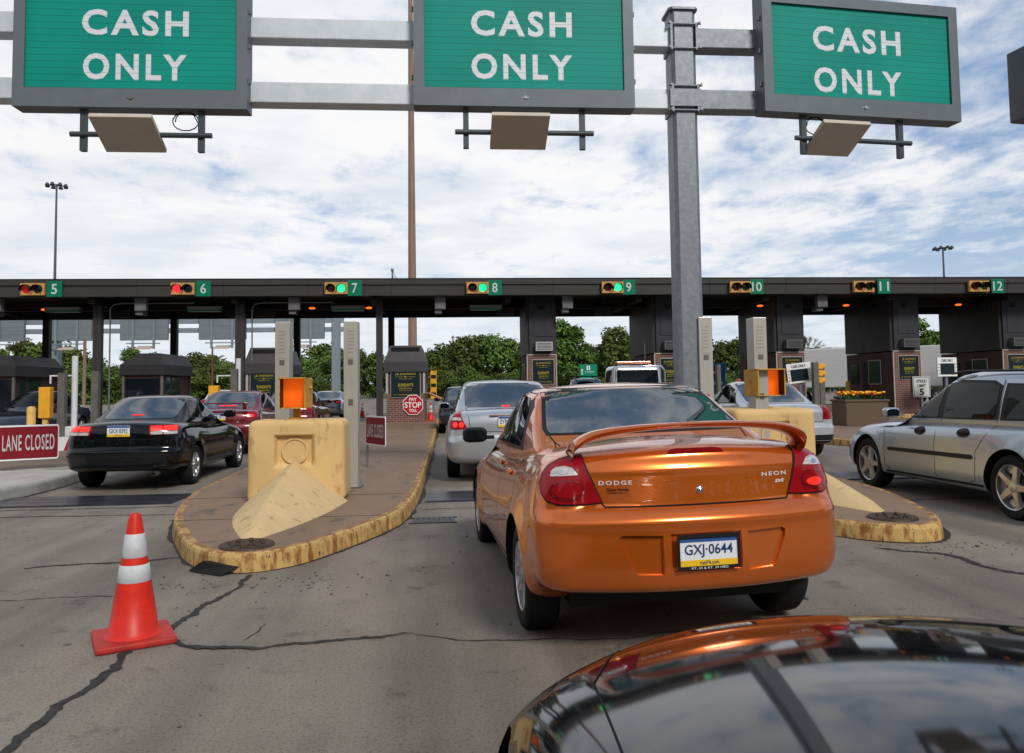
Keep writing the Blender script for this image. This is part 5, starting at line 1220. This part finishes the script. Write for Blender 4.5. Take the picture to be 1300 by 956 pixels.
tower('tall booth tower with the speed limit sign and flower planter', 17.75, 18.90, 30, 3.7)
tower('tall booth tower above the roof of the silver wagon', 22.38, 23.5, 30, 4.0)
# speed limit sign
t = thing('speed_limit_sign', 'white speed limit 5 sign in front of the booth brickwork', 'speed limit sign', (18.82, 29.9, 1.20))
b = MB(); b.box(-.36, .36, -.0, .02, -.41, .41, b=.004); b.build('plate', mat('sign_white', (.60, .62, .62), .5, var=.06), t)
b = MB()
for a in ((-.33, .33, .365, .38), (-.33, .33, -.38, -.365), (-.33, -.315, -.365, .365), (.315, .33, -.365, .365)): b.box(a[0], a[1], -.006, -.001, a[2], a[3])
b.build('border', M_DARK, t); text('lettering', 'SPEED', .44, .12, M_DARK, t, (0, -.003, .23), bold=.01); text('lettering', 'LIMIT', .36, .12, M_DARK, t, (0, -.003, .05), bold=.01); text('lettering', '5', .19, .26, M_DARK, t, (0, -.003, -.20), bold=.03)
b = MB(); b.box(-.03, .03, .02, .06, -1.05, .3); b.build('post', M_GALV, t)
# flower planter
t = thing('flower_planter', 'brown aggregate planter with orange and yellow flowers', 'planter', (12.15, 22.4, .15), R(-4))
b = MB(); b.box(-.62, .62, -.5, .5, 0, .70, b=.02); b.box(-.65, .65, -.53, .53, .70, .76, b=.01); b.build('tub', mat('aggregate', (.17, .12, .085), .9, c2=(.09, .065, .05), vscale=30, bump=.5), t)
b = MB(); rn = random.Random(3)
for k in range(900):
    x, y = rn.uniform(-.6, .6), rn.uniform(-.48, .48); z = .76+rn.random()*.16*(1-(x/.65)**2*.5); a = rn.random()*6.3; s = .035
    n1 = Vector((rn.uniform(-1, 1), rn.uniform(-1, 1), rn.uniform(.1, 1))).normalized(); e1 = n1.orthogonal().normalized()*s; e2 = n1.cross(e1).normalized()*s
    c = Vector((x, y, z)); b.add([c-e1, c+e2*.6, c+e1, c-e2*.6], [(0, 1, 2, 3)])
b.build('leaves', mat('planter_leaf', (.03, .07, .015), .7), t)
for cname, cc in (('orange', (.85, .18, .01)), ('yellow', (.85, .55, .02)), ('red', (.55, .03, .02))):
    b = MB()
    for k in range(34):
        x, y = rn.uniform(-.58, .58), rn.uniform(-.46, .46); z = .90+rn.random()*.09
        V3, F3 = rbox(3, 3, 2, (.9, .9, .9)); b.add([(x+q[0]*.04, y+q[1]*.04, z+q[2]*.03) for q in V3], F3, 0, True)
    b.build('blossom', mat('petal_'+cname, cc, .6), t)

# ------------------------------------------------------------------ lane-closed barriers
def lane_closed(label, loc, rz, s=1.0):
    t = thing('lane_closed_sign', label, 'road sign', loc, rz, group='red lane closed signs'); t.scale = (s, s, s)
    V = rr_(-.62, .62, -.21, .21, .04); n = len(V)
    b = MB(); b.add([(x, 0, z) for x, z in V]+[(x, .02, z) for x, z in V], [tuple(range(n)), tuple(reversed(range(n, 2*n)))]+[(i, i+n, (i+1) % n+n, (i+1) % n) for i in range(n)]); b.build('border', M_LETW, t)
    V = rr_(-.60, .60, -.19, .19, .03); b = MB(); b.add([(x, -.004, z) for x, z in V], [tuple(range(len(V)))]); b.build('face', mat('sign_maroon', (.20, .008, .018), .5, var=.15, vscale=5), t)
    text('lettering', 'LANE CLOSED', 1.06, .19, mat('letter_grey', (.52, .50, .50), .5), t, (0, -.006, 0), bold=.016, depth=.002, space=1.15)
    return t
t = lane_closed('red lane closed sign at the left edge beside the black coupe', (-6.93, 13.80, .60), R(28), .80); t.scale = (.70, .80, 1.38)
b = MB(); b.box(-1.5, 1.40, .02, .05, -.12, .05)
b.build('barrier_arm', M_LETW, t)
b = MB()
for k in range(2): b.add([(.72+k*.34, .012, -.12), (.88+k*.34, .012, -.12), (1.00+k*.34, .012, .05), (.84+k*.34, .012, .05)], [(0, 1, 2, 3)])
b.build('arm_stripe', M_SR, t)
b = MB(); b.box(-1.5, -1.42, .05, .12, -.45, .3); b.build('arm_post', M_GALV, t)
t = lane_closed('red lane closed sign turned nearly edge-on behind the steel column', (-1.12, 12.6, .75), R(-62), .62); t.scale = (.62, .62, 1.1)
b = MB(); b.box(-.64, -.58, .02, .06, -.95, .25); b.build('sign_post', M_GALV, t)

# ------------------------------------------------------------------ bollards, gate machines
M_BOL = mat('bollard_yellow', (.66, .43, .12), .55, var=.15, vscale=4)
for x, y, hh, lb2 in ((17.2, 32.6, 1.32, 'tall pale yellow bollard left of the flower planter'), (13.9, 31, 1.3, 'pale yellow bollard behind the trunk of the pale silver sedan'), (-12.45, 29.2, 1.25, 'slim yellow bollard at the foot of the dark column by the coupe'), (-10.3, 20.6, .95, 'short yellow bollard by the lane closed sign'), (19.2, 26.6, 1.4, 'yellow bollard glimpsed through the wagon windows')):
    b = MB(); b.lathe([(.10, .15), (.10, .15+hh-.05), (.075, .15+hh-.01), (.001, .15+hh)], 16, M=Matrix.Translation((x, y, 0))); tagp(b.build('bollard', M_BOL, sharp=50), lb2, 'bollard', 'yellow bollards at the booths')
M_GY = mat('gate_yellow', (.75, .36, .03), .5, var=.1); M_GW = mat('gate_white', (.62, .64, .66), .5, var=.08)
def gate(x, y, l1, l2):
    b = MB(); b.box(-.16, .16, -.12, .12, .55, 1.45, b=.02)
    t = thing('gate_machine', l1, 'gate machine', (x, y, .15), group='yellow gate machines'); b.build('cabinet', M_GY, t); b = MB(); b.box(-.07, .07, -.05, .05, 0, .55); b.build('pedestal', M_BOL, t)
    t = thing('white_post', l2, 'post', (x+.75, y+.1, .15), group='white posts with bracket arms'); b = MB(); b.tube([(0, 0, 0), (0, 0, 2.35)], .085, 12); b.build('post', M_GW, t)
    b = MB(); b.box(-.7, 0, -.02, .02, 1.76, 1.80); b.box(-.7, -.66, -.02, .02, 1.55, 1.76); b.build('arm', M_GW, t); b = MB(); b.box(-.22, .22, -.22, .22, 0, .30, b=.03); b.build('foot', M_GW, t)
gate(-11.6, 24.0, 'yellow gate machine beside the dark column, left of the coupe', 'white post with a short arm left of the coupe')
gate(-7.7, 27.0, 'yellow gate machine just above the maroon sedan', 'white post with a short arm above the maroon sedan')
for x, y, hh, lb2 in ((-11.1, 23.8, 2.0, 'weathered steel column left of the dark canopy column'), (-10.3, 24.1, 2.05, 'weathered steel column right of the dark canopy column'), (-6.55, 25, 2.1, 'weathered steel column behind the maroon sedan'), (7.5, 22.3, 2.05, 'weathered column in front of the blue billboard'), (8.85, 25.0, 2.05, 'weathered column right of the blue billboard'), (13.1, 27, 2.15, 'weathered column behind the pale silver sedan'), (14.3, 29, 2.15, 'weathered column next to the white display board')):
    hw_ = .06 if 7 < x < 10 else .10; b = MB(); b.box(x-hw_, x+hw_, y, y+.2, .0, hh, b=.01); tagp(b.build('equipment_column', mat('weathered_column', (.17, .165, .15), .6, .3, c2=(.11, .105, .095), vscale=5)), lb2, 'steel column', 'weathered equipment columns')
def info_board(x, y, z, rz, label, ry=0):
    t = thing('display_board', label, 'display board', (x, y, z), rz, group='white display boards with dark screens', ry=ry)
    b = MB(); b.box(-.42, .42, 0, .06, -.36, .36, b=.01); b.build('panel', M_LETW, t)
    b = MB(); b.box(-.30, .30, -.012, -.001, -.28, .14); b.build('screen', M_PAN, t)
    text('lettering', 'CARS ONLY', .5, .10, M_DARK, t, (0, -.003, .25), bold=.02)
    for s in (-1, 1):
        text('lettering', '2 3 4 5', .42, .055, M_DARK, t, (s*.36, -.003, -.07), rot=(R(90), R(90), 0))
    b = MB(); b.box(-.05, .05, .06, .14, -z+.0, .2); b.build('post', M_GALV, t)
info_board(12.7, 27.5, 1.78, R(-14), 'white display board right of the pale silver sedan', ry=R(-6))
info_board(19.0, 28.5, 1.95, R(6), 'white display board between the two right booths')
b = MB(); b.box(-.02, .02, -.02, .02, -1.7, .7)
t = thing('side_signal', 'yellow signal heads turned sideways on a pole by the red truck', 'traffic signal', (13.75, 28.3, 1.65)); t.scale = (.6, .6, .8); b.build('pole', M_DARK, t)
for k in range(3):
    b = MB(); b.box(0, .32, -.15, .15, -.30+k*.32, -.04+k*.32, b=.03); b.lathe([(.12, .32), (.13, .48), (.125, .48), (.11, .34)], 14, axis='x', M=Matrix.Translation((0, 0, -.17+k*.32))); b.build('signal_head', M_GY, t)
# striped marker by the booth
b = MB(); b.box(-.62, -.38, 31.1, 31.2, 1.0, 2.1); t = b.build('hazard_marker', M_GY); tagp(t, 'yellow and black marker at the right side of the pay toll booth', 'marker')
b = MB()
for k in range(3): b.box(-.60, -.40, 31.09, 31.1, 1.12+k*.34, 1.26+k*.34)
b.build('black_spot', M_DARK, t)
b = MB(); b.box(-.54, -.46, 31.12, 31.18, .15, 1.0); b.build('post', M_GALV, t)

# arm reaching out of the dark car
M_SKIN = mat('skin', (.45, .22, .14), .6)
t = thing('person', 'person reaching a bare arm out of the dark car at the booth', 'person', (0, 0, 0))
b = MB(); b.tube([(-.02, 26.3, 1.02), (-.18, 26.3, 1.06), (-.34, 26.25, 1.14), (-.48, 26.2, 1.22), (-.56, 26.18, 1.25)], [.055, .050, .042, .032, .030], 10)
b.box(-.66, -.55, 26.14, 26.23, 1.235, 1.265, b=.008)
for k in range(4): b.tube([(-.65, 26.15+k*.024, 1.25), (-.71, 26.15+k*.024, 1.255), (-.75, 26.15+k*.024, 1.245)], .009, 6)
b.tube([(-.58, 26.14, 1.25), (-.62, 26.10, 1.26), (-.66, 26.09, 1.25)], .010, 6)
b.build('arm', M_SKIN, t)

# ------------------------------------------------------------------ far gantry seen from behind
M_BACK = mat('sign_back', (.20, .235, .26), .5, .3, var=.12, vscale=1.5, stretch=(.3, 1, 4))
M_BEAM2 = mat('far_beam', (.25, .30, .34), .5, .4, var=.1)
gf = thing('far_gantry', 'pale gantry seen from behind beyond the canopy', 'gantry', (0, 46, 0))
for z0, z1 in ((5.30, 5.62), (4.80, 5.04)):
    b = MB(); b.box(-40, -5.9, .1, .4, z0 if z0 > 5 else 4.78, z1); b.build('beam', M_BEAM2, gf)
for x in (-6.35, -21.9): b = MB(); b.prism(octo(.24), 0, 6.2, M=Matrix.Translation((x, .3, 0))); b.build('post', M_BEAM2, gf)
for k, (x0, x1) in enumerate(((-28.0, -23.4), (-22.4, -19.8), (-18.25, -15.65), (-13.95, -11.35), (-9.7, -6.95))):
    nm = ['cut by the left edge', 'beside the left column', 'above the dark booth roof', 'left of the tall dark column', 'above the amber lamp'][k]
    t = thing('overhead_sign', 'grey back of an overhead sign '+nm, 'overhead sign', (x0, 45.8, 4.35), group='backs of the overhead signs on the far gantry'); W = x1-x0
    b = MB(); b.box(0, W, 0, .25, 0, 1.55, b=.015)
    b.build('case', M_BACK, t)
    b = MB()
    for j in range(1, 4): b.box(.02, W-.02, -.012, -.001, j*.4, j*.4+.03)
    for xx in (.28*W, .72*W): b.box(xx-.06, xx+.06, -.10, -.013, -.5, 1.5)
    b.box(.15*W, .85*W, -.12, -.05, -.22, -.16); b.build('rib', M_BEAM2, t)
    b = MB(); Mx = Matrix.Translation((W*.5, .1, -.42)) @ Matrix.Rotation(R(14), 4, 'X'); b.box(-.42, .42, -.35, .35, -.03, .03, M=Mx); b.build('flat_panel', M_ANT, t)

# ------------------------------------------------------------------ poles and masts
def pole(name, label, x, y, h_, r0, r1, m, cat='pole'):
    b = MB(); b.tube([(x, y, 0), (x, y, h_*.5), (x, y, h_)], [r0, (r0+r1)/2, r1], 16); return tagp(b.build(name, m, sharp=60), label, cat)
o = pole('tall_pole', 'very tall rust brown tapering pole behind the middle green sign', -2.52, 60, 40, .36, .12, mat('rust_pole', (.30, .195, .155), .75, c2=(.21, .13, .10), vscale=6, stretch=(1, 1, .1)))
def mast(label, x, y, h_, n=8):
    t = thing('light_mast', label, 'light mast', (x, y, 0), group='high light masts')
    b = MB(); b.tube([(0, 0, 0), (0, 0, h_)], [.35, .16], 12); b.build('shaft', mat('mast_grey', (.10, .12, .16), .5, .3), t)
    b = MB(); b.lathe([(1.1, h_-.25), (1.2, h_-.2), (1.1, h_-.15), (1.0, h_-.2), (1.1, h_-.25)], 20)
    for k in range(4): a = k*math.pi/4; b.tube([(-1.1*math.cos(a), -1.1*math.sin(a), h_-.2), (1.1*math.cos(a), 1.1*math.sin(a), h_-.2)], .04, 5)
    b.build('lamp_ring', M_DARK, t)
    for k in range(n):
        a = 2*math.pi*k/n; b = MB(); b.lathe([(.001, .25), (.2, .22), (.42, -.25), (.35, -.35), (.001, -.35)], 12, M=Matrix.Translation((1.6*math.cos(a), 1.6*math.sin(a), h_-.15))); b.build('flood_lamp', mat('lamp_dark', (.06, .06, .07), .4), t)
mast('high mast with a ring of lamps above the number 5', -71.4, 150, 40); mast('high mast with a ring of lamps above the number 11', 100.2, 150, 28.5)
pole('utility_pole', 'thin brown wooden pole on the green bank', -25.9, 90, 6.4, .14, .09, mat('wood_pole', (.12, .06, .035), .8), 'utility pole')
pole('brown_pole', 'thin reddish pole beside the far gantry post', -24.6, 56, 8.5, .12, .09, mat('rust_pole', (0, 0, 0)), 'utility pole')
t = thing('roof_aerial', 'thin mast with cables on the canopy beside the brown pole', 'aerial', (-2.05, 30.6, 5.4))
b = MB(); b.tube([(0, 0, 0), (0, 0, .62)], .03, 8); b.box(-.05, .05, -.06, .06, .56, .66); b.tube([(0, 0, .6), (.12, 0, .35), (.35, 0, .12), (.5, 0, .02)], .012, 5); b.tube([(0, 0, .45), (.10, 0, .25), (.3, 0, .06)], .012, 5); b.box(.3, .7, -.05, .05, .0, .06); b.build('mast', M_SSD, t)
# green direction sign and blue billboard
t = thing('direction_sign', 'small green road sign between the two middle booth towers', 'road sign', (10.0, 55, 2.45))
b = MB(); b.box(-.62, .62, 0, .05, -.50, .50, b=.01); b.build('panel', mat('dir_green', (.0, .22, .12), .5), t)
b = MB(); b.box(-.12, .12, -.01, -.001, .12, .40, b=.003); b.build('route_shield', M_LETW, t); text('lettering', '1', .06, .18, M_DARK, t, (0, -.012, .26), bold=.03)
text('lettering', '↑', .12, .5, M_LETW, t, (-.45, -.003, 0), bold=.02) if False else None
b = MB(); b.add([(-.45, -.004, .22), (-.53, -.004, .08), (-.37, -.004, .08)], [(0, 1, 2)]); b.box(-.475, -.425, -.005, -.001, -.22, .08); b.build('arrow', M_LETW, t)
text('lettering', 'TO INTERSTATE', .62, .10, M_LETW, t, (.08, -.003, -.02)); 
b = MB(); b.box(-.40, -.34, .05, .11, -2.45, .4); b.box(.34, .40, .05, .11, -2.45, .4); b.build('post', M_GALV, t)
t = thing('billboard', 'bright blue billboard with a magenta panel right of the gantry post', 'billboard', (12.75, 38, 1.75), R(-3))
b = MB(); b.box(-1.15, 1.0, 0, .12, -.62, .72, b=.02); b.build('board', mat('bill_blue', (.03, .17, .55), .5, c2=(.05, .25, .62), vscale=2), t)
b = MB(); b.box(-.05, .80, -.02, -.001, .0, .52, b=.004); b.build('magenta_panel', mat('bill_magenta', (.30, .03, .28), .5), t)
b = MB(); b.box(-1.05, .0-.15, -.02, -.001, -.42, -.25); b.box(-.1, .85, -.02, -.001, -.35, -.2); b.box(0.05, .65, -.026, -.021, .2, .32); b.build('white_bar', M_LETW, t)
b = MB(); b.box(-.9, -.8, .12, .2, -1.75, .3); b.box(.7, .8, .12, .2, -1.75, .3); b.build('leg', M_GALV, t)

# ------------------------------------------------------------------ lorries
t = thing('truck', 'white box trailer with a red cab beyond the right booths', 'truck', (21.5, 44, 0), R(60))
b = MB(); b.box(-1.25, 1.25, -9.0, 1.0, 1.15, 3.35, b=.05); b.build('trailer', mat('trailer_white', (.50, .51, .53), .5, var=.08, stretch=(1, .2, 3)), t)
b = MB(); b.box(-1.15, 1.15, 1.5, 3.4, .6, 3.1, b=.12); b.box(-1.1, 1.1, 3.4, 4.6, .6, 1.7, b=.15); b.build('cab', mat('cab_red', (.40, .015, .02), .35, coat=.5), t)
b = MB(); b.box(-.95, .95, 3.38, 3.43, 1.9, 2.8); b.box(-1.17, -1.14, 2.0, 3.1, 1.8, 2.7); b.build('window', M_GLASS, t)
for y in (-7.8, -6.6, 1.0, 3.9):
    for s in (-1, 1): wheel(t, s*1.05, y, .5, .3, s, 6)
t = thing('trailer', 'white box trailer between the two right booths', 'trailer', (29.3, 46, 0), R(88))
b = MB(); b.box(-1.25, 1.25, -2.5, 6.5, 1.15, 3.55, b=.05); b.build('box', MATS['trailer_white'], t)
b = MB()
for k in range(14): b.box(-1.27, -1.25, -2.3+k*.65, -2.25+k*.65, 1.2, 3.5)
b.build('rib', MATS['fixture_grey'], t)
for y in (-1.2, 0):
    for s in (-1, 1): wheel(t, s*1.05, y, .5, .3, s, 6)

# ------------------------------------------------------------------ trees
def leaf_mat(name, c, c2):
    m = bpy.data.materials.new(name); m.use_nodes = True; t = m.node_tree; b = t.nodes['Principled BSDF']; g = t.nodes.new; l = t.links.new
    tcn = g('ShaderNodeTexCoord'); n = g('ShaderNodeTexNoise'); n.inputs['Scale'].default_value = .9; n.inputs['Detail'].default_value = 5; l(tcn.outputs['Object'], n.inputs['Vector'])
    oi = g('ShaderNodeObjectInfo'); r = g('ShaderNodeValToRGB'); r.color_ramp.elements[0].position = .35; r.color_ramp.elements[1].position = .65; r.color_ramp.elements[0].color = (*c2, 1); r.color_ramp.elements[1].color = (*c, 1); l(n.outputs['Fac'], r.inputs[0])
    hs = g('ShaderNodeHueSaturation'); mr = g('ShaderNodeMapRange'); mr.inputs['To Min'].default_value = .65; mr.inputs['To Max'].default_value = 1.3; l(oi.outputs['Random'], mr.inputs[0]); l(mr.outputs[0], hs.inputs['Value'])
    mh = g('ShaderNodeMapRange'); mh.inputs['To Min'].default_value = .47; mh.inputs['To Max'].default_value = .52; l(oi.outputs['Random'], mh.inputs[0]); l(mh.outputs[0], hs.inputs['Hue'])
    l(r.outputs[0], hs.inputs['Color']); l(hs.outputs[0], b.inputs['Base Color']); b.inputs['Roughness'].default_value = .6; b.inputs['Specular IOR Level'].default_value = .25
    return m
M_LEAF = leaf_mat('leaves', (.115, .175, .030), (.045, .085, .014)); M_BARK = mat('bark', (.06, .045, .035), .9, var=.3, vscale=8)
def tree_mesh(seed, h_=9, rad=3.6, ncl=42, nl=110, low=.16, leaf=.30):
    rn = random.Random(seed); b = MB(); t = MB()
    t.tube([(0, 0, 0), (.1, .05, h_*.3), (-.05, .1, h_*.6), (.05, 0, h_*.85)], [.22, .17, .10, .03], 8)
    for k in range(ncl):
        u = rn.random(); zc_ = h_*(low+(1-low)*u**.85); env = rad*(math.sin(math.pi*min(1, (zc_/h_-low*.6)/(1-low*.5))**.8)*.9+.12)
        a = rn.random()*6.283; q = rn.random()**.5*env*.85; c = Vector((q*math.cos(a), q*math.sin(a), min(zc_, h_-.7))); cr_ = rn.uniform(.6, 1.25)*rad/3.6
        if k % 3 == 0: t.tube([(0, 0, c.z*.55), (c.x*.5, c.y*.5, c.z*.8), tuple(c)], [.08, .05, .015], 5)
        for i in range(nl):
            d = Vector((rn.gauss(0, 1), rn.gauss(0, 1), rn.gauss(0, .8))).normalized()*cr_*(rn.random()**.4); p = c+d
            if p.z < .15: p.z = .15+rn.random()*.3
            n1 = (d.normalized()*.6+Vector((rn.uniform(-1, 1), rn.uniform(-1, 1), rn.uniform(-.2, 1)))).normalized(); e1 = n1.orthogonal().normalized(); e1.rotate(Matrix.Rotation(rn.random()*6.28, 3, n1)); e2 = n1.cross(e1); s = leaf*rn.uniform(.5, 1.1)
            b.add([p-e1*s, p+e2*s*.55, p+e1*s, p-e2*s*.55], [(0, 1, 2, 3)])
    return b, t
PROTO = []
for i, (hh, rd, lo) in enumerate(((9, 3.6, .12), (10, 3.3, .18), (8, 4.2, .10), (9.5, 3.0, .2), (7, 3.8, .05))):
    cb, tb = tree_mesh(20+i, hh, rd, 44, 100, lo); PROTO.append((cb, tb, hh))
tree_meshes = []
def mk(b, m, nm):
    me = bpy.data.meshes.new(nm); me.from_pydata(b.v, [], b.f); me.materials.append(m); me.polygons.foreach_set('use_smooth', b.sm); return me
for cb, tb, hh in PROTO: tree_meshes.append((mk(cb, M_LEAF, 'crown'), mk(tb, M_BARK, 'trunk'), hh))
def H(x): return 493.1-.0138*(x-566)
def put_tree(px_, ytop, D, kind, label, wide=1.0, base=0.0):
    Y = D; X = (px_-566)*D/1000*1.0; top = 1.4+(H(px_)-ytop)*D/1000; cr_, tr_, hh = tree_meshes[kind]; s = max(.2, (top-base)/hh)
    t = thing('tree', label, 'tree', (X, Y, base), random.random()*6.28, group='leafy trees beyond the plaza'); t.scale = (s*wide, s*wide, s)
    for nm, me in (('crown', cr_), ('trunk', tr_)):
        o = bpy.data.objects.new(nm, me); col.objects.link(o); o.parent = t
rt = random.Random(11)
TREES = [(20, 446), (52, 436), (85, 438), (112, 446), (138, 458), (160, 468), (182, 446), (207, 452), (238, 456), (258, 452), (277, 454), (296, 462), (318, 468), (345, 470), (372, 462), (392, 458), (412, 440), (430, 446), (455, 446), (478, 452), (505, 456), (528, 456), (548, 448), (566, 440), (585, 430), (606, 428), (628, 430), (650, 432), (672, 436), (690, 425), (708, 409), (728, 416), (748, 436), (764, 446), (782, 417), (800, 428), (820, 430), (845, 432), (875, 434), (898, 427), (925, 434), (945, 430), (975, 436), (1000, 432), (1027, 427), (1050, 442), (1072, 446), (1110, 430), (1150, 424), (1168, 418), (1188, 404), (1215, 420), (1250, 425), (1290, 412), (1310, 420), (-12, 452)]
PLC = ['left of the first booth', 'above the lane closed sign', 'behind the dark booth', 'above the black coupe', 'above the maroon sedan', 'behind the amber lamp', 'left of the pay toll booth', 'right of the pay toll booth', 'above the silver sedan', 'between the middle booth towers', 'above the tow truck', 'right of the gantry post', 'beside the bare tree', 'behind the right booth towers', 'at the right edge']
rx_ = [20, 85, 170, 225, 290, 370, 460, 540, 610, 700, 780, 900, 1030, 1150, 1400]
cnt = {}
for i, (x, y) in enumerate(TREES):
    pl = PLC[next(k for k, v in enumerate(rx_) if x <= v)]; cnt[pl] = cnt.get(pl, 0)+1
    siz = 'tallest' if y < 420 else 'tall' if y < 435 else 'mid-height' if y < 450 else 'low'
    put_tree(x, y-2, 118+rt.random()*20 if not (690 < x < 800) else 104, rt.randrange(5) if y > 425 else rt.choice((0, 1, 3)), '%s dark green leafy tree %s, %s of its neighbours' % (siz, pl, ['first', 'second', 'third', 'fourth', 'fifth', 'sixth', 'seventh', 'eighth'][min(7, cnt[pl]-1)]), wide=1.05)
for i in range(60):   # lower bushes along the foot of the wood
    x = -20+i*22.6; k = PLC[next(k for k, v in enumerate(rx_) if x <= v)]
    if 428 < x < 500: continue
    put_tree(x+rt.uniform(-6, 6), (472 if x > 440 else 470)+rt.uniform(-7, 5), 104+rt.random()*8, rt.choice((2, 4)), 'low bushy shrub at the foot of the trees '+k, wide=1.25)
# bare tree
t = thing('bare_tree', 'leafless tree among the green trees between the right booths', 'tree', (51, 110, 0)); b = MB(); rn = random.Random(5)
def branch(p, d, l_, r_, dep):
    q = p+d*l_; b.tube([tuple(p), tuple(p.lerp(q, .5)+Vector((rn.uniform(-.1, .1), 0, 0))), tuple(q)], [r_, r_*.8, r_*.6], 5, cap=False)
    if dep:
        for _ in range(3 if dep > 1 else 4): branch(q, (d+Vector((rn.uniform(-.8, .8), rn.uniform(-.8, .8), rn.uniform(-.1, .5)))).normalized(), l_*.72, r_*.6, dep-1)
branch(Vector((0, 0, 0)), Vector((.05, 0, 1)), 2.9, .16, 5); b.build('trunk', M_BARK, t)

# unseen trees added behind the camera to darken reflections and cut fill light
wb = MB(); rw = random.Random(9)
for k in range(9000):
    a = R(95+rw.random()*170); d = 38+rw.random()*8; hh = 13+3*math.sin(a*9)+2*math.sin(a*23)
    p = Vector((math.sin(a)*d, math.cos(a)*d, hh*rw.random()**.8)); n1 = Vector((rw.uniform(-1, 1), rw.uniform(-1, 1), rw.uniform(-.5, 1))).normalized(); e1 = n1.orthogonal().normalized()*.9; e2 = n1.cross(e1).normalized()*.6
    wb.add([p-e1, p+e2, p+e1, p-e2], [(0, 1, 2, 3)])
tagp(wb.build('added_wood', M_LEAF), kind='stuff')

# grit and small stones lying on the pavement
gb = MB(); rg = random.Random(4)
for k in range(420):
    if k % 3 == 0 and k < 260: continue
    if k < 160: x, y = -1.5+rg.gauss(0, .55), 6.05+rg.gauss(0, .22)
    elif k < 260: x, y = 4.3+rg.gauss(0, .5), 6.45+rg.gauss(0, .18)
    else: x, y = rg.uniform(-5, 5), rg.uniform(3, 10)
    r0_ = rg.uniform(.003, .009)
    if k % 40 == 0: r0_ = .016
    if any(abs(x-cx_) < w_ and y0_ < y < y1_ for cx_, w_, y0_, y1_ in ((-1.7, 1.4, 6.3, 50), (3.9, 1.4, 6.6, 50))): continue
    V3, F3 = rbox(2, 2, 2, (.9, .9, .9)); a = rg.random()*3
    gb.add([(x+q[0]*r0_*math.cos(a)-q[1]*r0_*1.3*math.sin(a), y+q[0]*r0_*math.sin(a)+q[1]*r0_*1.3*math.cos(a), .001+r0_*.5+q[2]*r0_*.6) for q in V3], F3, 0, True)
tagp(gb.build('gravel', mat('grit', (.22, .20, .18), .9, c2=(.05, .045, .04), vscale=3)), kind='stuff')
